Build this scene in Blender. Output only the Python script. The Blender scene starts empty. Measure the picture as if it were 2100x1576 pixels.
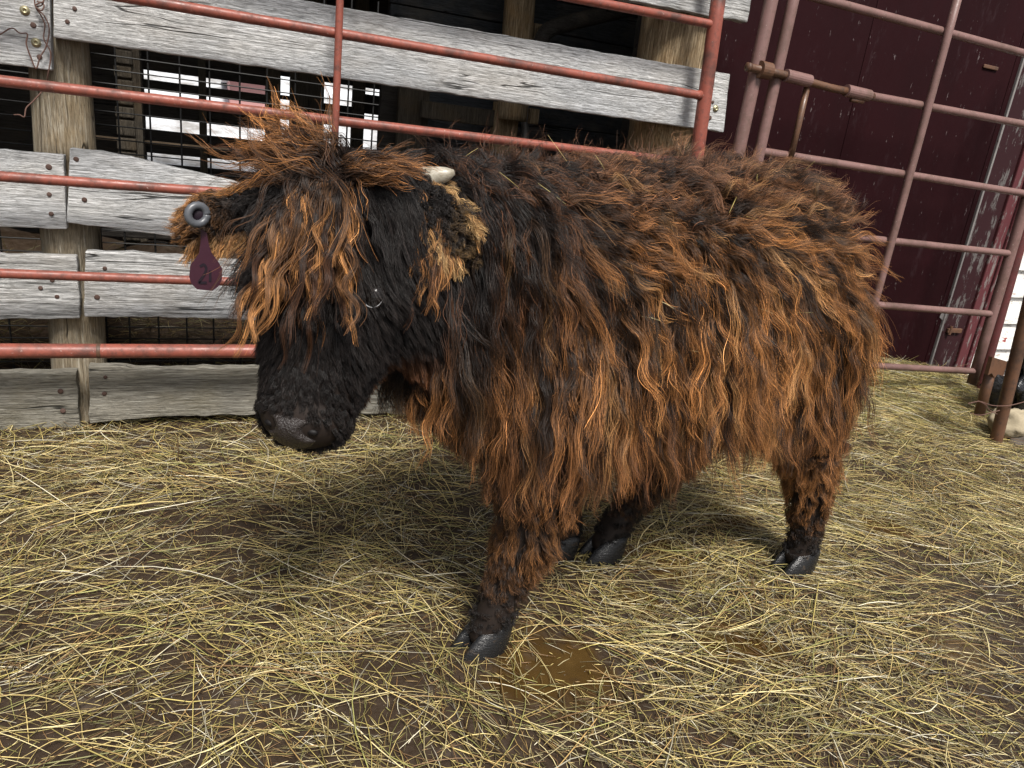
import bpy, bmesh, math, random
import numpy as np
from mathutils import Vector, Matrix, noise
from mathutils.bvhtree import BVHTree

random.seed(7); rng = np.random.default_rng(7)
SC = bpy.context.scene
COL = SC.collection

# ------------------------------------------------------------------ camera
FPX, CAM_H = 1484.0, 1.15                       # focal length in pixels of the 2100 x 1576 photograph
PITCH, ROLL, HEAD = math.radians(18.1), math.radians(6.76), math.radians(66.3)
cF = np.array([math.cos(HEAD)*math.cos(PITCH), math.sin(HEAD)*math.cos(PITCH), -math.sin(PITCH)])
_r = np.array([math.sin(HEAD), -math.cos(HEAD), 0.0]); _u = np.cross(_r, cF)
cR = math.cos(ROLL)*_r + math.sin(ROLL)*_u
cU = -math.sin(ROLL)*_r + math.cos(ROLL)*_u
C0 = np.array([0.0, 0.0, CAM_H])
cd = bpy.data.cameras.new('camera'); cam = bpy.data.objects.new('camera', cd); COL.objects.link(cam)
cd.sensor_width = 36.0; cd.lens = 36.0*FPX/2100.0; cd.clip_start = 0.05; cd.clip_end = 600.0
cam.matrix_world = Matrix(((cR[0], cU[0], -cF[0], 0), (cR[1], cU[1], -cF[1], 0), (cR[2], cU[2], -cF[2], CAM_H), (0, 0, 0, 1)))
SC.camera = cam
def ray(x, y): return cF*FPX + cR*(x-1050.0) - cU*(y-788.0)
def onY(x, y, Y): d = ray(x, y); return C0 + d*(Y/d[1])
def onZ(x, y, Z): d = ray(x, y); return C0 + d*((Z-CAM_H)/d[2])

# ------------------------------------------------------------------ sky, sun, exposure
SUN_EL, SUN_AZ = math.radians(55), math.radians(-92)      # azimuth measured from +X, counter-clockwise
w = bpy.data.worlds.new('World'); SC.world = w; w.use_nodes = True
nt = w.node_tree; nt.nodes.clear()
sky = nt.nodes.new('ShaderNodeTexSky'); sky.sky_type = 'NISHITA'; sky.sun_disc = False
sky.sun_elevation = SUN_EL; sky.sun_rotation = math.pi/2 - SUN_AZ
sky.air_density = 1.0; sky.dust_density = 3.0; sky.ozone_density = 1.0
hs = nt.nodes.new('ShaderNodeHueSaturation'); hs.inputs['Saturation'].default_value = 0.35
bg = nt.nodes.new('ShaderNodeBackground'); bg.inputs['Strength'].default_value = 0.095
wo = nt.nodes.new('ShaderNodeOutputWorld')
nt.links.new(sky.outputs[0], hs.inputs['Color']); nt.links.new(hs.outputs[0], bg.inputs['Color']); nt.links.new(bg.outputs[0], wo.inputs['Surface'])
sd = bpy.data.lights.new('sun', 'SUN'); sd.energy = 3.8; sd.angle = math.radians(14); sd.color = (1.0, 0.955, 0.89)
sun = bpy.data.objects.new('sun', sd); COL.objects.link(sun)
to_sun = Vector((math.cos(SUN_AZ)*math.cos(SUN_EL), math.sin(SUN_AZ)*math.cos(SUN_EL), math.sin(SUN_EL)))
sun.rotation_euler = to_sun.to_track_quat('Z', 'Y').to_euler()
vs = SC.view_settings; vs.view_transform = 'Standard'; vs.look = 'None'; vs.exposure = 0.5; vs.gamma = 1.0; vs.use_curve_mapping = False
SC.cycles.use_denoising = True
SC.cycles.max_bounces = 4; SC.cycles.diffuse_bounces = 3; SC.cycles.glossy_bounces = 2; SC.cycles.transmission_bounces = 3; SC.cycles.transparent_max_bounces = 8
SC.cycles_curves.shape = 'RIBBONS'; SC.cycles_curves.subdivisions = 2

# ------------------------------------------------------------------ helpers
WLOC = {}
def tag(o, label=None, cat=None, group=None, kind=None):
    if label: o['label'] = label
    if cat: o['category'] = cat
    if group: o['group'] = group
    if kind: o['kind'] = kind
    return o
def empty(name, loc, label, cat, group=None):
    o = bpy.data.objects.new(name, None); COL.objects.link(o); o.location = loc; o.empty_display_size = 0.1
    WLOC[o.name] = Vector(loc); return tag(o, label, cat, group)
def link(o, center, parent):
    COL.objects.link(o); c = Vector(center); WLOC[o.name] = c
    if parent is None: o.location = c
    else: o.parent = parent; o.location = c - WLOC[parent.name]
    return o
def mesh(name, V, Fc, mat, parent=None, smooth=False, center=None):
    V = np.asarray(V, float)
    c = V.mean(0) if center is None else np.asarray(center, float)
    me = bpy.data.meshes.new(name); me.from_pydata((V-c).tolist(), [], [list(map(int, q)) for q in Fc])
    me.materials.append(mat)
    if smooth: me.polygons.foreach_set('use_smooth', [True]*len(me.polygons))
    me.update()
    return link(bpy.data.objects.new(name, me), c, parent)
def shared(name, me, loc, rot, parent):
    o = bpy.data.objects.new(name, me); link(o, loc, parent); o.rotation_euler = rot; return o
def merge(parts):
    V, Fc, k = [], [], 0
    for v, f in parts:
        V += [tuple(p) for p in v]; Fc += [[i+k for i in q] for q in f]; k += len(v)
    return V, Fc
def frame(d):
    d = np.asarray(d, float); d = d/np.linalg.norm(d)
    a = np.cross(d, (0, 0, 1.0));
    if np.linalg.norm(a) < 1e-3: a = np.array([1.0, 0, 0])
    a /= np.linalg.norm(a); return d, a, np.cross(d, a)
def tube(path, r, n=14, cap=True):
    """polyline tube; r a number or one radius per point"""
    P = np.asarray(path, float); m = len(P); r = np.broadcast_to(r, (m,))
    V = []; F = []
    _, A, B = frame(P[1]-P[0])
    for i in range(m):
        t = P[min(i+1, m-1)]-P[max(i-1, 0)]; t /= np.linalg.norm(t)
        A = A - t*(A@t); A /= np.linalg.norm(A); B = np.cross(t, A)
        for k in range(n):
            an = 2*math.pi*k/n; V.append(P[i]+r[i]*(math.cos(an)*A+math.sin(an)*B))
    for i in range(m-1):
        for k in range(n):
            F.append([i*n+k, i*n+(k+1) % n, (i+1)*n+(k+1) % n, (i+1)*n+k])
    if cap: F.append(list(range(n))[::-1]); F.append([(m-1)*n+k for k in range(n)])
    return V, F
def box(lo, hi):
    x0, y0, z0 = lo; x1, y1, z1 = hi
    V = [(x0,y0,z0),(x1,y0,z0),(x1,y1,z0),(x0,y1,z0),(x0,y0,z1),(x1,y0,z1),(x1,y1,z1),(x0,y1,z1)]
    return V, [[0,3,2,1],[4,5,6,7],[0,1,5,4],[1,2,6,5],[2,3,7,6],[3,0,4,7]]
def ellipsoid(c, r, M=None, nu=20, nv=12):
    V = []; F = []
    M = np.eye(3) if M is None else np.asarray(M)
    for j in range(nv+1):
        th = math.pi*j/nv
        for i in range(nu):
            ph = 2*math.pi*i/nu
            V.append(np.asarray(c)+M@(np.array([math.sin(th)*math.cos(ph)*r[0], math.sin(th)*math.sin(ph)*r[1], math.cos(th)*r[2]])))
    for j in range(nv):
        for i in range(nu):
            F.append([j*nu+i, (j+1)*nu+i, (j+1)*nu+(i+1) % nu, j*nu+(i+1) % nu])
    return V, F
def bevel(o, wdt, seg=2):
    m = o.modifiers.new('bevel', 'BEVEL'); m.width = wdt; m.segments = seg; m.limit_method = 'ANGLE'; m.angle_limit = math.radians(40)
    return o

# ------------------------------------------------------------------ materials
class Mat:
    def __init__(s, name, rough=0.8, spec=0.3, coat=0.0):
        s.m = bpy.data.materials.new(name); s.m.use_nodes = True; s.t = s.m.node_tree
        s.b = s.t.nodes['Principled BSDF']; s.b.inputs['Roughness'].default_value = rough
        s.b.inputs['Specular IOR Level'].default_value = spec; s.b.inputs['Coat Weight'].default_value = coat
        s.co = None
    def n(s, typ, **kw):
        nd = s.t.nodes.new(typ)
        for k, v in kw.items():
            if k in nd.inputs: nd.inputs[k].default_value = v
            else: setattr(nd, k, v)
        return nd
    def l(s, a, b): s.t.links.new(a, b)
    def coord(s, scale=(1, 1, 1), rnd=True):
        if s.co is None:
            tc = s.n('ShaderNodeTexCoord'); s.co = tc.outputs['Object']
            if rnd:
                oi = s.n('ShaderNodeObjectInfo'); mu = s.n('ShaderNodeMath', operation='MULTIPLY'); mu.inputs[1].default_value = 37.0
                s.l(oi.outputs['Random'], mu.inputs[0]); ad = s.n('ShaderNodeVectorMath', operation='ADD')
                s.l(tc.outputs['Object'], ad.inputs[0]); s.l(mu.outputs[0], ad.inputs[1]); s.co = ad.outputs[0]
        mp = s.n('ShaderNodeMapping'); mp.inputs['Scale'].default_value = scale
        s.l(s.co, mp.inputs['Vector']); return mp.outputs[0]
    def noise(s, scale, xyz=(1, 1, 1), detail=6, rough=0.6, dist=0.0, rnd=True):
        nz = s.n('ShaderNodeTexNoise', Scale=scale, Detail=detail, Roughness=rough, Distortion=dist)
        s.l(s.coord(xyz, rnd), nz.inputs['Vector']); return nz.outputs['Fac']
    def ramp(s, fac, stops, interp='LINEAR'):
        r = s.n('ShaderNodeValToRGB'); r.color_ramp.interpolation = interp
        e = r.color_ramp.elements
        while len(e) < len(stops): e.new(0.5)
        for el, (p, c) in zip(e, stops):
            el.position = p; el.color = (*(c if hasattr(c, '__len__') else (c, c, c)), 1)
        s.l(fac, r.inputs[0]); return r.outputs[0]
    def mix(s, fac, a, b, mode='MIX'):
        m = s.n('ShaderNodeMix', data_type='RGBA', blend_type=mode)
        for v, i in ((fac, 0), (a, 6), (b, 7)):
            if hasattr(v, 'is_output') or hasattr(v, 'links'): s.l(v, m.inputs[i])
            elif i == 0: m.inputs[0].default_value = v
            else: m.inputs[i].default_value = (*v, 1)
        return m.outputs[2]
    def base(s, c):
        if hasattr(c, 'links'): s.l(c, s.b.inputs['Base Color'])
        else: s.b.inputs['Base Color'].default_value = (*c, 1)
        return s
    def rough(s, v): s.l(v, s.b.inputs['Roughness']); return s
    def bump(s, h, strength=0.5, dist=0.004):
        b = s.n('ShaderNodeBump', Strength=strength, Distance=dist); s.l(h, b.inputs['Height']); s.l(b.outputs[0], s.b.inputs['Normal']); return s

def weathered(name, axis='x', dark=(0.20, 0.20, 0.195), mid=(0.66, 0.66, 0.65), lite=(0.86, 0.86, 0.86), contrast=1.0, tint=(0.36, 0.29, 0.2), tintamt=0.25):
    m = Mat(name, 0.85, 0.2)
    g = {'x': (1, 16, 16), 'z': (16, 16, 1), 'y': (16, 1, 16)}[axis]
    n1 = m.noise(6.0, tuple(1+(q-1)*1.5 for q in g), 10, 0.75, 0.1); n2 = m.noise(26.0, g, 6, 0.75); n3 = m.noise(2.2, tuple(1+(q-1)*0.12 for q in g), 4, 0.5)
    n4 = m.noise(1.1, tuple(1+(q-1)*0.9 for q in g), 3, 0.45, 0.25); n5 = m.noise(1.3, tuple(1+(q-1)*0.4 for q in g), 2, 0.5)
    k = 0.16/contrast
    c = m.ramp(n1, [(0.5-k*1.5, dark), (0.5, mid), (0.5+k, lite)])
    fine = m.ramp(n2, [(0.36, 0.45), (0.50, 1.0)])
    c = m.mix(0.75, c, fine, 'MULTIPLY')
    blot = m.ramp(n3, [(0.35, (0.60, 0.63, 0.68)), (0.6, (1, 1, 1))]); c = m.mix(0.55, c, blot, 'MULTIPLY')
    tn = m.ramp(m.noise(3.1, (1, 1.6, 1.6), 4), [(0.5, 0.0), (0.72, 1.0)]); tf = m.n('ShaderNodeMath', operation='MULTIPLY'); tf.inputs[1].default_value = tintamt
    m.l(tn, tf.inputs[0]); c = m.mix(tf.outputs[0], c, tint)
    crack = m.mix(m.ramp(n5, [(0.52, 0.0), (0.56, 1.0)]), (1, 1, 1), m.ramp(n4, [(0.488, 1.0), (0.497, 0.1), (0.503, 0.1), (0.512, 1.0)])); c = m.mix(1.0, c, crack, 'MULTIPLY')
    hb = m.mix(0.5, m.ramp(n1, [(0.3, 0.0), (0.7, 1.0)]), fine); hb = m.mix(1.0, hb, crack, 'MULTIPLY')
    return m.base(c).bump(hb, 0.9, 0.009).m
M = {}
M['board'] = weathered('weathered_board')
M['board_rough'] = weathered('rough_board', contrast=1.7, dark=(0.10, 0.10, 0.095), mid=(0.52, 0.52, 0.51), lite=(0.78, 0.78, 0.77))
M['board_low'] = weathered('low_board', contrast=1.4, dark=(0.11, 0.10, 0.08), mid=(0.29, 0.27, 0.225), lite=(0.45, 0.43, 0.37), tint=(0.2, 0.17, 0.1), tintamt=0.4)
M['post'] = weathered('post_wood', 'z', dark=(0.15, 0.115, 0.075), mid=(0.33, 0.27, 0.185), lite=(0.50, 0.45, 0.36), contrast=1.2, tint=(0.40, 0.28, 0.14), tintamt=0.5)
M['post_brown'] = weathered('brown_post_wood', 'z', dark=(0.10, 0.065, 0.035), mid=(0.36, 0.26, 0.15), lite=(0.58, 0.45, 0.29), contrast=1.4, tint=(0.42, 0.25, 0.10), tintamt=0.6)
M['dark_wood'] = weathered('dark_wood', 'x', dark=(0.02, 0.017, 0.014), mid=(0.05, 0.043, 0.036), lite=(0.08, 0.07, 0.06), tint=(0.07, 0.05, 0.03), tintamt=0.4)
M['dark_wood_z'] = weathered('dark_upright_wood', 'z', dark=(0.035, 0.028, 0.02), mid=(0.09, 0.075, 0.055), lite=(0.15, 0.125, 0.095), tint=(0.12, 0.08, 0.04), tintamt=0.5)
M['inner_wall'] = weathered('inner_wall_boards', 'x', dark=(0.04, 0.042, 0.045), mid=(0.085, 0.09, 0.095), lite=(0.12, 0.125, 0.13))  # whitish boards, coloured dark slate for the shade inside the shed
def painted_pipe(name, paint, rust, gray, amt):
    m = Mat(name, 0.5, 0.4)
    n1 = m.noise(7, (1, 1, 1), 8, 0.7); n2 = m.noise(38, (1, 1, 1), 6, 0.7); n3 = m.noise(95, (1, 1, 1), 3, 0.6)
    c = m.mix(m.ramp(n1, [(0.47, 0.0), (0.66, amt)]), paint, rust)
    c = m.mix(m.ramp(n2, [(0.52, 0.0), (0.70, 0.8*amt)]), c, rust)
    c = m.mix(m.ramp(n3, [(0.66, 0.0), (0.74, 0.55)]), c, gray)
    return m.base(c).rough(m.ramp(n2, [(0.3, 0.28), (0.7, 0.65)])).bump(n2, 0.25, 0.002).m
M['red_pipe'] = painted_pipe('red_pipe', (0.25, 0.070, 0.048), (0.085, 0.038, 0.03), (0.42, 0.32, 0.28), 1.1)
M['maroon_pipe'] = painted_pipe('maroon_pipe', (0.11, 0.03, 0.03), (0.06, 0.03, 0.025), (0.3, 0.2, 0.18), 0.8)
M['mauve_pipe'] = painted_pipe('faded_pipe', (0.19, 0.108, 0.098), (0.105, 0.065, 0.05), (0.42, 0.36, 0.32), 0.8)
M['rust'] = painted_pipe('rusty_steel', (0.12, 0.06, 0.035), (0.05, 0.03, 0.022), (0.22, 0.14, 0.1), 1.0)
M['wire'] = Mat('dark_wire', 0.55, 0.4).base((0.008, 0.008, 0.008)).m
M['rusty_wire'] = Mat('rusty_wire', 0.7, 0.3).base((0.12, 0.065, 0.05)).m
m = Mat('nail_rust', 0.75, 0.3); M['nail'] = m.base(m.mix(m.noise(200), (0.03, 0.018, 0.015), (0.12, 0.07, 0.055))).m
m = Mat('screw_zinc', 0.4, 0.5); m.b.inputs['Metallic'].default_value = 0.7; M['screw'] = m.base((0.42, 0.38, 0.24)).m
def door_mat():
    m = Mat('maroon_door', 0.6, 0.12)
    c = m.mix(m.noise(3, (1, 1, 0.4), 6), (0.008, 0.0009, 0.0016), (0.021, 0.0022, 0.004))
    sc = m.ramp(m.noise(26, (2.2, 1, 0.55), 4, 0.7), [(0.672, 0.0), (0.70, 0.8)]); c = m.mix(sc, c, (0.15, 0.125, 0.125))
    gr = m.ramp(m.noise(9, (1, 1, 0.35), 8, 0.75), [(0.58, 0.0), (0.80, 0.6)]); c = m.mix(gr, c, (0.055, 0.036, 0.04))
    return m.base(c).bump(sc, 0.3, 0.002).rough(m.ramp(m.noise(12), [(0.3, 0.6), (0.7, 0.85)])).m
M['door'] = door_mat()
def peel_mat(name, paint, wood, lo, xyz=(1, 1, 1)):
    m = Mat(name, 0.75, 0.3)
    f = m.ramp(m.noise(16, xyz, 8, 0.75), [(lo, 0.0), (lo+0.03, 1.0)])
    wd = m.mix(m.noise(24, (1, 8, 8), 5), wood, tuple(q*0.45 for q in wood))
    return m.base(m.mix(f, wd, paint)).bump(f, 0.5, 0.002).m
M['stile'] = peel_mat('peeling_maroon', (0.022, 0.003, 0.005), (0.15, 0.135, 0.13), 0.42, (1.4, 1, 0.4))
M['trim'] = peel_mat('peeling_trim', (0.09, 0.022, 0.026), (0.24, 0.20, 0.19), 0.43, (2, 1, 0.35))
m = Mat('white_siding', 0.75, 0.3)
f1 = m.ramp(m.noise(9, (0.6, 1, 1.4), 8, 0.7), [(0.58, 0.0), (0.62, 1.0)]); f2 = m.ramp(m.noise(22, (0.5, 1, 2), 6, 0.75), [(0.54, 0.0), (0.6, 0.75)])
c = m.mix(f2, (0.78, 0.76, 0.73), (0.36, 0.33, 0.28)); M['siding'] = m.base(m.mix(f1, c, (0.27, 0.055, 0.05))).bump(f2, 0.4, 0.003).m

# ------------------------------------------------------------------ ground
def gh(x, y):
    """height of the ground: trodden mud, a bank of hay in front of the barn door"""
    z = 0.012*noise.noise((x*2.1, y*2.1, 3.0)) + 0.007*noise.noise((x*6.3, y*6.3, 9.0))
    z += 0.13*math.exp(-((x-3.6)/0.75)**2-((y-3.06)/0.24)**2) + 0.03*math.exp(-((x-3.2)/0.9)**2-((y-2.3)/0.4)**2)
    if y > 2.75: z += 0.05*min(1, (y-2.75)/0.3)*(1 if x < 2.2 else 0)
    return z
def axis(dense0, dense1, step, far):
    a = list(np.arange(dense0, dense1+1e-6, step)); k = step
    lo = [dense0]; hi = [dense1]
    while hi[-1] < far: k *= 1.6; hi.append(hi[-1]+k); lo.append(lo[-1]-k)
    return np.array(lo[1:][::-1]+a+hi[1:])
gx, gy = axis(-1.6, 5.6, 0.03, 220), axis(-0.4, 3.7, 0.03, 220)
V = [(x, y, gh(x, y)) for y in gy for x in gx]; nx = len(gx)
Fc = [[j*nx+i, j*nx+i+1, (j+1)*nx+i+1, (j+1)*nx+i] for j in range(len(gy)-1) for i in range(nx-1)]
PUDDLE = [(onZ(x, y, 0), r) for x, y, r in [(1110, 1375, .11), (1200, 1380, .08), (1500, 1325, .09), (1560, 1340, .07), (1350, 1140, .12), (1820, 1090, .11), (1300, 1230, .07), (1480, 1060, .10), (1960, 1330, .07), (1180, 1330, .06)]]
m = Mat('wet_mud', 0.5, 0.35)
n1 = m.noise(2.6, detail=9, rough=0.65, rnd=False); n2 = m.noise(30, detail=8, rough=0.7, rnd=False); n3 = m.noise(140, detail=3, rnd=False)
c = m.mix(n2, (0.012, 0.007, 0.004), (0.055, 0.035, 0.02))
wa = m.n('ShaderNodeAttribute', attribute_name='wet'); wm = m.n('ShaderNodeMath', operation='ADD'); m.l(wa.outputs['Fac'], wm.inputs[0]); m.l(m.mix(.45, m.ramp(n1, [(0.3, 0.0), (0.72, 0.75)]), m.ramp(m.noise(9, detail=7, rough=.7, rnd=False), [(.3, 0), (.7, 1)])), wm.inputs[1])
wet = m.ramp(wm.outputs[0], [(0.60, 0.0), (0.95, 1.0)])
c = m.mix(wet, c, m.mix(m.noise(14, detail=6, rnd=False), (0.022, 0.011, 0.003), (0.095, 0.056, 0.017)))
c = m.mix(m.ramp(m.noise(6, detail=7, rnd=False), [(0.58, 0.0), (0.7, 0.7)]), c, (0.09, 0.07, 0.055))
fl = m.ramp(n3, [(0.735, 0.0), (0.75, 1.0)]); c = m.mix(fl, c, (0.5, 0.48, 0.45))
m.base(c).rough(m.mix(wet, m.ramp(n2, [(0.35, 0.4), (0.6, 0.75)]), m.ramp(n2, [(0.4, 0.07), (0.75, 0.3)])))
hh_ = m.mix(wet, m.mix(0.5, n2, m.noise(70, detail=5, rnd=False)), m.mix(0.85, n2, (.5, .5, .5)))
m.bump(hh_, 0.6, 0.010); M['mud'] = m.m
o = mesh('ground', V, Fc, M['mud'], smooth=True, center=(0, 0, 0))
wv = np.zeros(len(V)); VV = np.array(V)
for q, r in PUDDLE: wv = np.maximum(wv, np.exp(-((VV[:, 0]-q[0])**2+(VV[:, 1]-q[1])**2)/(1.3*r*r)))
at = o.data.attributes.new('wet', 'FLOAT', 'POINT'); at.data.foreach_set('value', (wv*.72).astype(np.float32)); tag(o, kind='structure')

# snow behind the shed, raised into an added slope to whiten the gaps
m = Mat('snow', 0.7, 0.3); M['snow'] = m.base(m.mix(m.ramp(m.noise(1.3, (1, 1, 1), 8, 0.7, rnd=False), [(0.45, 0.0), (0.62, 1.0)]), (0.62, 0.64, 0.67), (0.26, 0.25, 0.24))).m
o = mesh('added_snow_slope', [(-60, 9.5, .12), (60, 9.5, .12), (90, 90, 22), (-90, 90, 22)], [[0, 1, 2, 3]], M['snow']); tag(o, kind='structure')

# ------------------------------------------------------------------ board fence
FY = 2.80
fence = empty('board_fence', (0.8, FY+.1, 0), 'weathered grey board fence nailed to round posts behind the calf', 'fence')
def lerp_path(P, n):
    P = np.asarray(P, float); s = np.r_[0, np.cumsum(np.linalg.norm(np.diff(P, axis=0), axis=1))]; s /= s[-1]
    t = np.linspace(0, 1, n); return np.stack([np.interp(t, s, P[:, k]) for k in range(3)], 1)
def board(top, bot, mat, Y=FY, th=0.042, n=44, rag=0.004, parent=None, name='board', seed=0, cup=0.003):
    T = lerp_path([onY(x, y, Y) for x, y in top], n); B = lerp_path([onY(x, y, Y) for x, y in bot], n)
    R = 7; V = []
    for i in range(n):
        e = rag*noise.noise((T[i][0]*14, seed, 0))+rag*0.5*noise.noise((T[i][0]*60, seed, 1)); f = rag*noise.noise((B[i][0]*14, seed, 5))+rag*0.5*noise.noise((B[i][0]*60, seed, 6))
        for side in (0, 1):
            for j in range(R):
                s = j/(R-1); p = T[i]*(1-s)+B[i]*s
                p = p+np.array([0, 0, e*(1-s)+f*s])
                d = cup*noise.noise((p[0]*3, p[2]*9, seed))
                if i in (0, n-1): p = p+np.array([rag*noise.noise((p[2]*40, seed, 3)), 0, 0])
                V.append(p+np.array([0, d if side == 0 else th, 0]))
    W = 2*R; Fc = []
    for i in range(n-1):
        a, b = i*W, (i+1)*W
        for j in range(R-1):
            Fc.append([a+j, a+j+1, b+j+1, b+j]); Fc.append([a+R+j, b+R+j, b+R+j+1, a+R+j+1])
        Fc.append([a, b, b+R, a+R]); Fc.append([a+R-1, a+W-1, b+W-1, b+R-1])
    for i, flip in ((0, 0), (n-1, 1)):
        a = i*W
        for j in range(R-1):
            q = [a+j, a+R+j, a+R+j+1, a+j+1]; Fc.append(q[::-1] if flip else q)
    o = mesh(name, V, Fc, mat, parent or fence, smooth=False)
    bevel(o, 0.004, 2); return o
b0 = board([(900, -190), (1553, -72)], [(900, -70), (1300, 2), (1455, 33), (1533, 46)], M['board_rough'], seed=0, rag=.007)
b1 = board([(-900, -220), (99, -110)], [(-900, 52), (0, 131), (106, 144)], M['board'], seed=1)
b2 = board([(107, -84), (625, 2), (1498, 152)], [(110, 77), (700, 161), (1485, 272)], M['board'], seed=2, n=90)
b3 = board([(-900, 282), (0, 307), (130, 318)], [(-900, 438), (0, 466), (137, 471)], M['board'], seed=3)
b4 = board([(143, 304), (200, 310), (267, 322), (419, 358), (780, 440), (1440, 560)], [(137, 457), (328, 482), (780, 545), (1440, 650)], M['board'], seed=4, n=90)
b5 = board([(-900, 496), (0, 522), (158, 526)], [(-900, 650), (0, 656), (165, 654)], M['board_rough'], seed=5, rag=.005)
b6 = board([(174, 515), (260, 518), (400, 528), (780, 560), (1420, 640)], [(173, 649), (490, 655), (780, 675), (1420, 735)], M['board_rough'], seed=6, n=90, rag=.006)
b7 = board([(-900, 782), (0, 765), (158, 762)], [(-900, 930), (0, 891), (163, 879)], M['board_low'], seed=7, rag=.008)
b8 = board([(181, 750), (340, 757), (510, 754), (800, 772), (1400, 815)], [(185, 868), (330, 855), (505, 851), (790, 849), (1400, 895)], M['board_low'], seed=8, n=90, rag=.009)

def round_post(name, foot, top, r0, r1, mat, parent, seed=0, n=28, label=None, knots=0.012):
    foot = np.asarray(foot, float); top = np.asarray(top, float); m_ = 40; V = []; Fc = []
    for i in range(m_+1):
        s = i/m_; c = foot*(1-s)+top*s; r = r0*(1-s)+r1*s
        for k in range(n):
            a = 2*math.pi*k/n; cx, sx = math.cos(a), math.sin(a)
            rr = r*(1+knots*6*noise.noise((cx*1.2, sx*1.2, c[2]*2.2+seed*7)))+knots*0.5*noise.noise((cx*5, sx*5, c[2]*3+seed*3))
            V.append(c+np.array([cx*rr, sx*rr, 0]))
    for i in range(m_):
        for k in range(n): Fc.append([i*n+k, i*n+(k+1) % n, (i+1)*n+(k+1) % n, (i+1)*n+k])
    Fc.append(list(range(n))[::-1]); Fc.append([m_*n+k for k in range(n)])
    return mesh(name, V, Fc, mat, parent, smooth=True)
def px_post(l0, r0, l1, r1, Y): 
    """bottom and top pairs of edge pixels of a post whose front stands at Y"""
    a, b = onY(*l0, Y), onY(*r0, Y); c, d = onY(*l1, Y), onY(*r1, Y)
    return (a+b)/2, (c+d)/2, np.linalg.norm(a-b)/2, np.linalg.norm(c-d)/2
def fence_post(e, mat, seed, ztop):
    f, t, r0, r1 = px_post(*e, FY+.13)
    d = (t-f)/(t[2]-f[2]); r = (r0+r1)/2*0.95
    foot = f+d*(-0.3-f[2]); top = f+d*(ztop-f[2])
    sh = np.array([0, r-0.085, 0])
    return round_post('post', foot+sh, top+sh, r*1.02, r*0.98, mat, fence, seed)
p1 = fence_post(((97, 750), (225, 750), (62, 200), (190, 200)), M['post'], 1, 2.1)
p2 = fence_post(((1311, 300), (1452, 300), (1340, 60), (1486, 60)), M['post_brown'], 2, 2.05)

# nails and screws
def disc_mesh(name, r, h, mat, n=12, hole=False):
    prof = [(0.0, h), (r*0.7, h*0.95), (r, h*0.55), (r*1.02, 0), (r, -h*0.8)]
    if hole: prof = [(0.0, h*0.1), (r*0.3, h*0.15), (r*0.34, h), (r*0.62, h*1.05), (r*0.68, h*0.4), (r, h*0.3), (r*1.02, -h*0.8)]
    V = []; Fc = []
    for (a, z) in prof:
        for k in range(n): V.append((a*math.cos(2*math.pi*k/n), -z, a*math.sin(2*math.pi*k/n)))
    for i in range(len(prof)-1):
        for k in range(n): Fc.append([i*n+k, (i+1)*n+k, (i+1)*n+(k+1) % n, i*n+(k+1) % n])
    me = bpy.data.meshes.new(name); me.from_pydata(V, [], Fc); me.materials.append(mat); me.polygons.foreach_set('use_smooth', [True]*len(Fc)); return me
nail_me = disc_mesh('nail', 0.0075, 0.0022, M['nail']); screw_me = disc_mesh('screw', 0.0135, 0.005, M['screw'], 18, True)
for b, pts in ((b1, [(68, 52), (81, 117)]), (b2, [(153, 18), (138, 45), (1462, 210), (1456, 242)]), (b3, [(100, 343), (101, 399), (105, 439)]), (b4, [(156, 327), (173, 410)]),
               (b5, [(83, 591), (117, 609), (107, 575)]), (b6, [(215, 551), (199, 610)]), (b7, [(124, 803), (129, 843)]), (b8, [(216, 774), (214, 808)])):
    for x, y in pts:
        p = onY(x, y, FY-0.001); s_ = shared('nail', nail_me, p, (random.uniform(-.25, .25), 0, random.uniform(-.25, .25)), b)
        k = random.uniform(.85, 1.25); s_.scale = (k, 1, k)
for b, pts in ((b1, [(51, 22), (74, 88)]), (b2, [(1468, 223)])):
    for x, y in pts: shared('screw', screw_me, onY(x, y, FY-0.001), (0, 0, 0), b)

# rusty tie wire twisted round the top of the left post
def smooth_path(P, k=8):
    P = np.asarray(P, float); out = []
    Q = np.vstack([2*P[0]-P[1], P, 2*P[-1]-P[-2]])
    for i in range(1, len(Q)-2):
        a, b, c, d = Q[i-1:i+3]
        for t in np.linspace(0, 1, k, endpoint=False):
            out.append(.5*((2*b)+(-a+c)*t+(2*a-5*b+4*c-d)*t*t+(-a+3*b-3*c+d)*t**3))
    out.append(P[-1]); return np.array(out)
wr = empty('tie_wire', tuple(onY(70, 60, FY-.02)), 'rusty tie wire looped over the board end on the left post', 'wire')
for pts in ([(-20, 78, .01), (2, 70, .01), (24, 58, .02), (40, 68, .02), (56, 70, .02), (54, 90, .025), (62, 115, .02), (74, 141, .015), (82, 118, .02), (95, 95, .025), (101, 60, .02), (92, 35, .02), (78, 20, .02), (71, 6, .02), (74, -30, .02)],
            [(92, -25, .02), (88, 8, .025), (74, 16, .03), (84, 32, .025), (92, 52, .025), (90, 80, .03), (104, 110, .02), (99, 150, .01), (93, 178, -.02), (70, 206, -.01), (54, 222, 0.0), (50, 240, .01), (40, 236, .01), (28, 236, .02)],
            [(76, 3, .03), (90, 10, .035), (85, 22, .04), (72, 12, .035), (88, 4, .04)]):
    P = smooth_path([onY(x, y, FY-.004-d*.8) for x, y, d in pts], 6); v, f = tube(P, 0.0021, 6); mesh('strand', v, f, M['rusty_wire'], wr, smooth=True)

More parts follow.
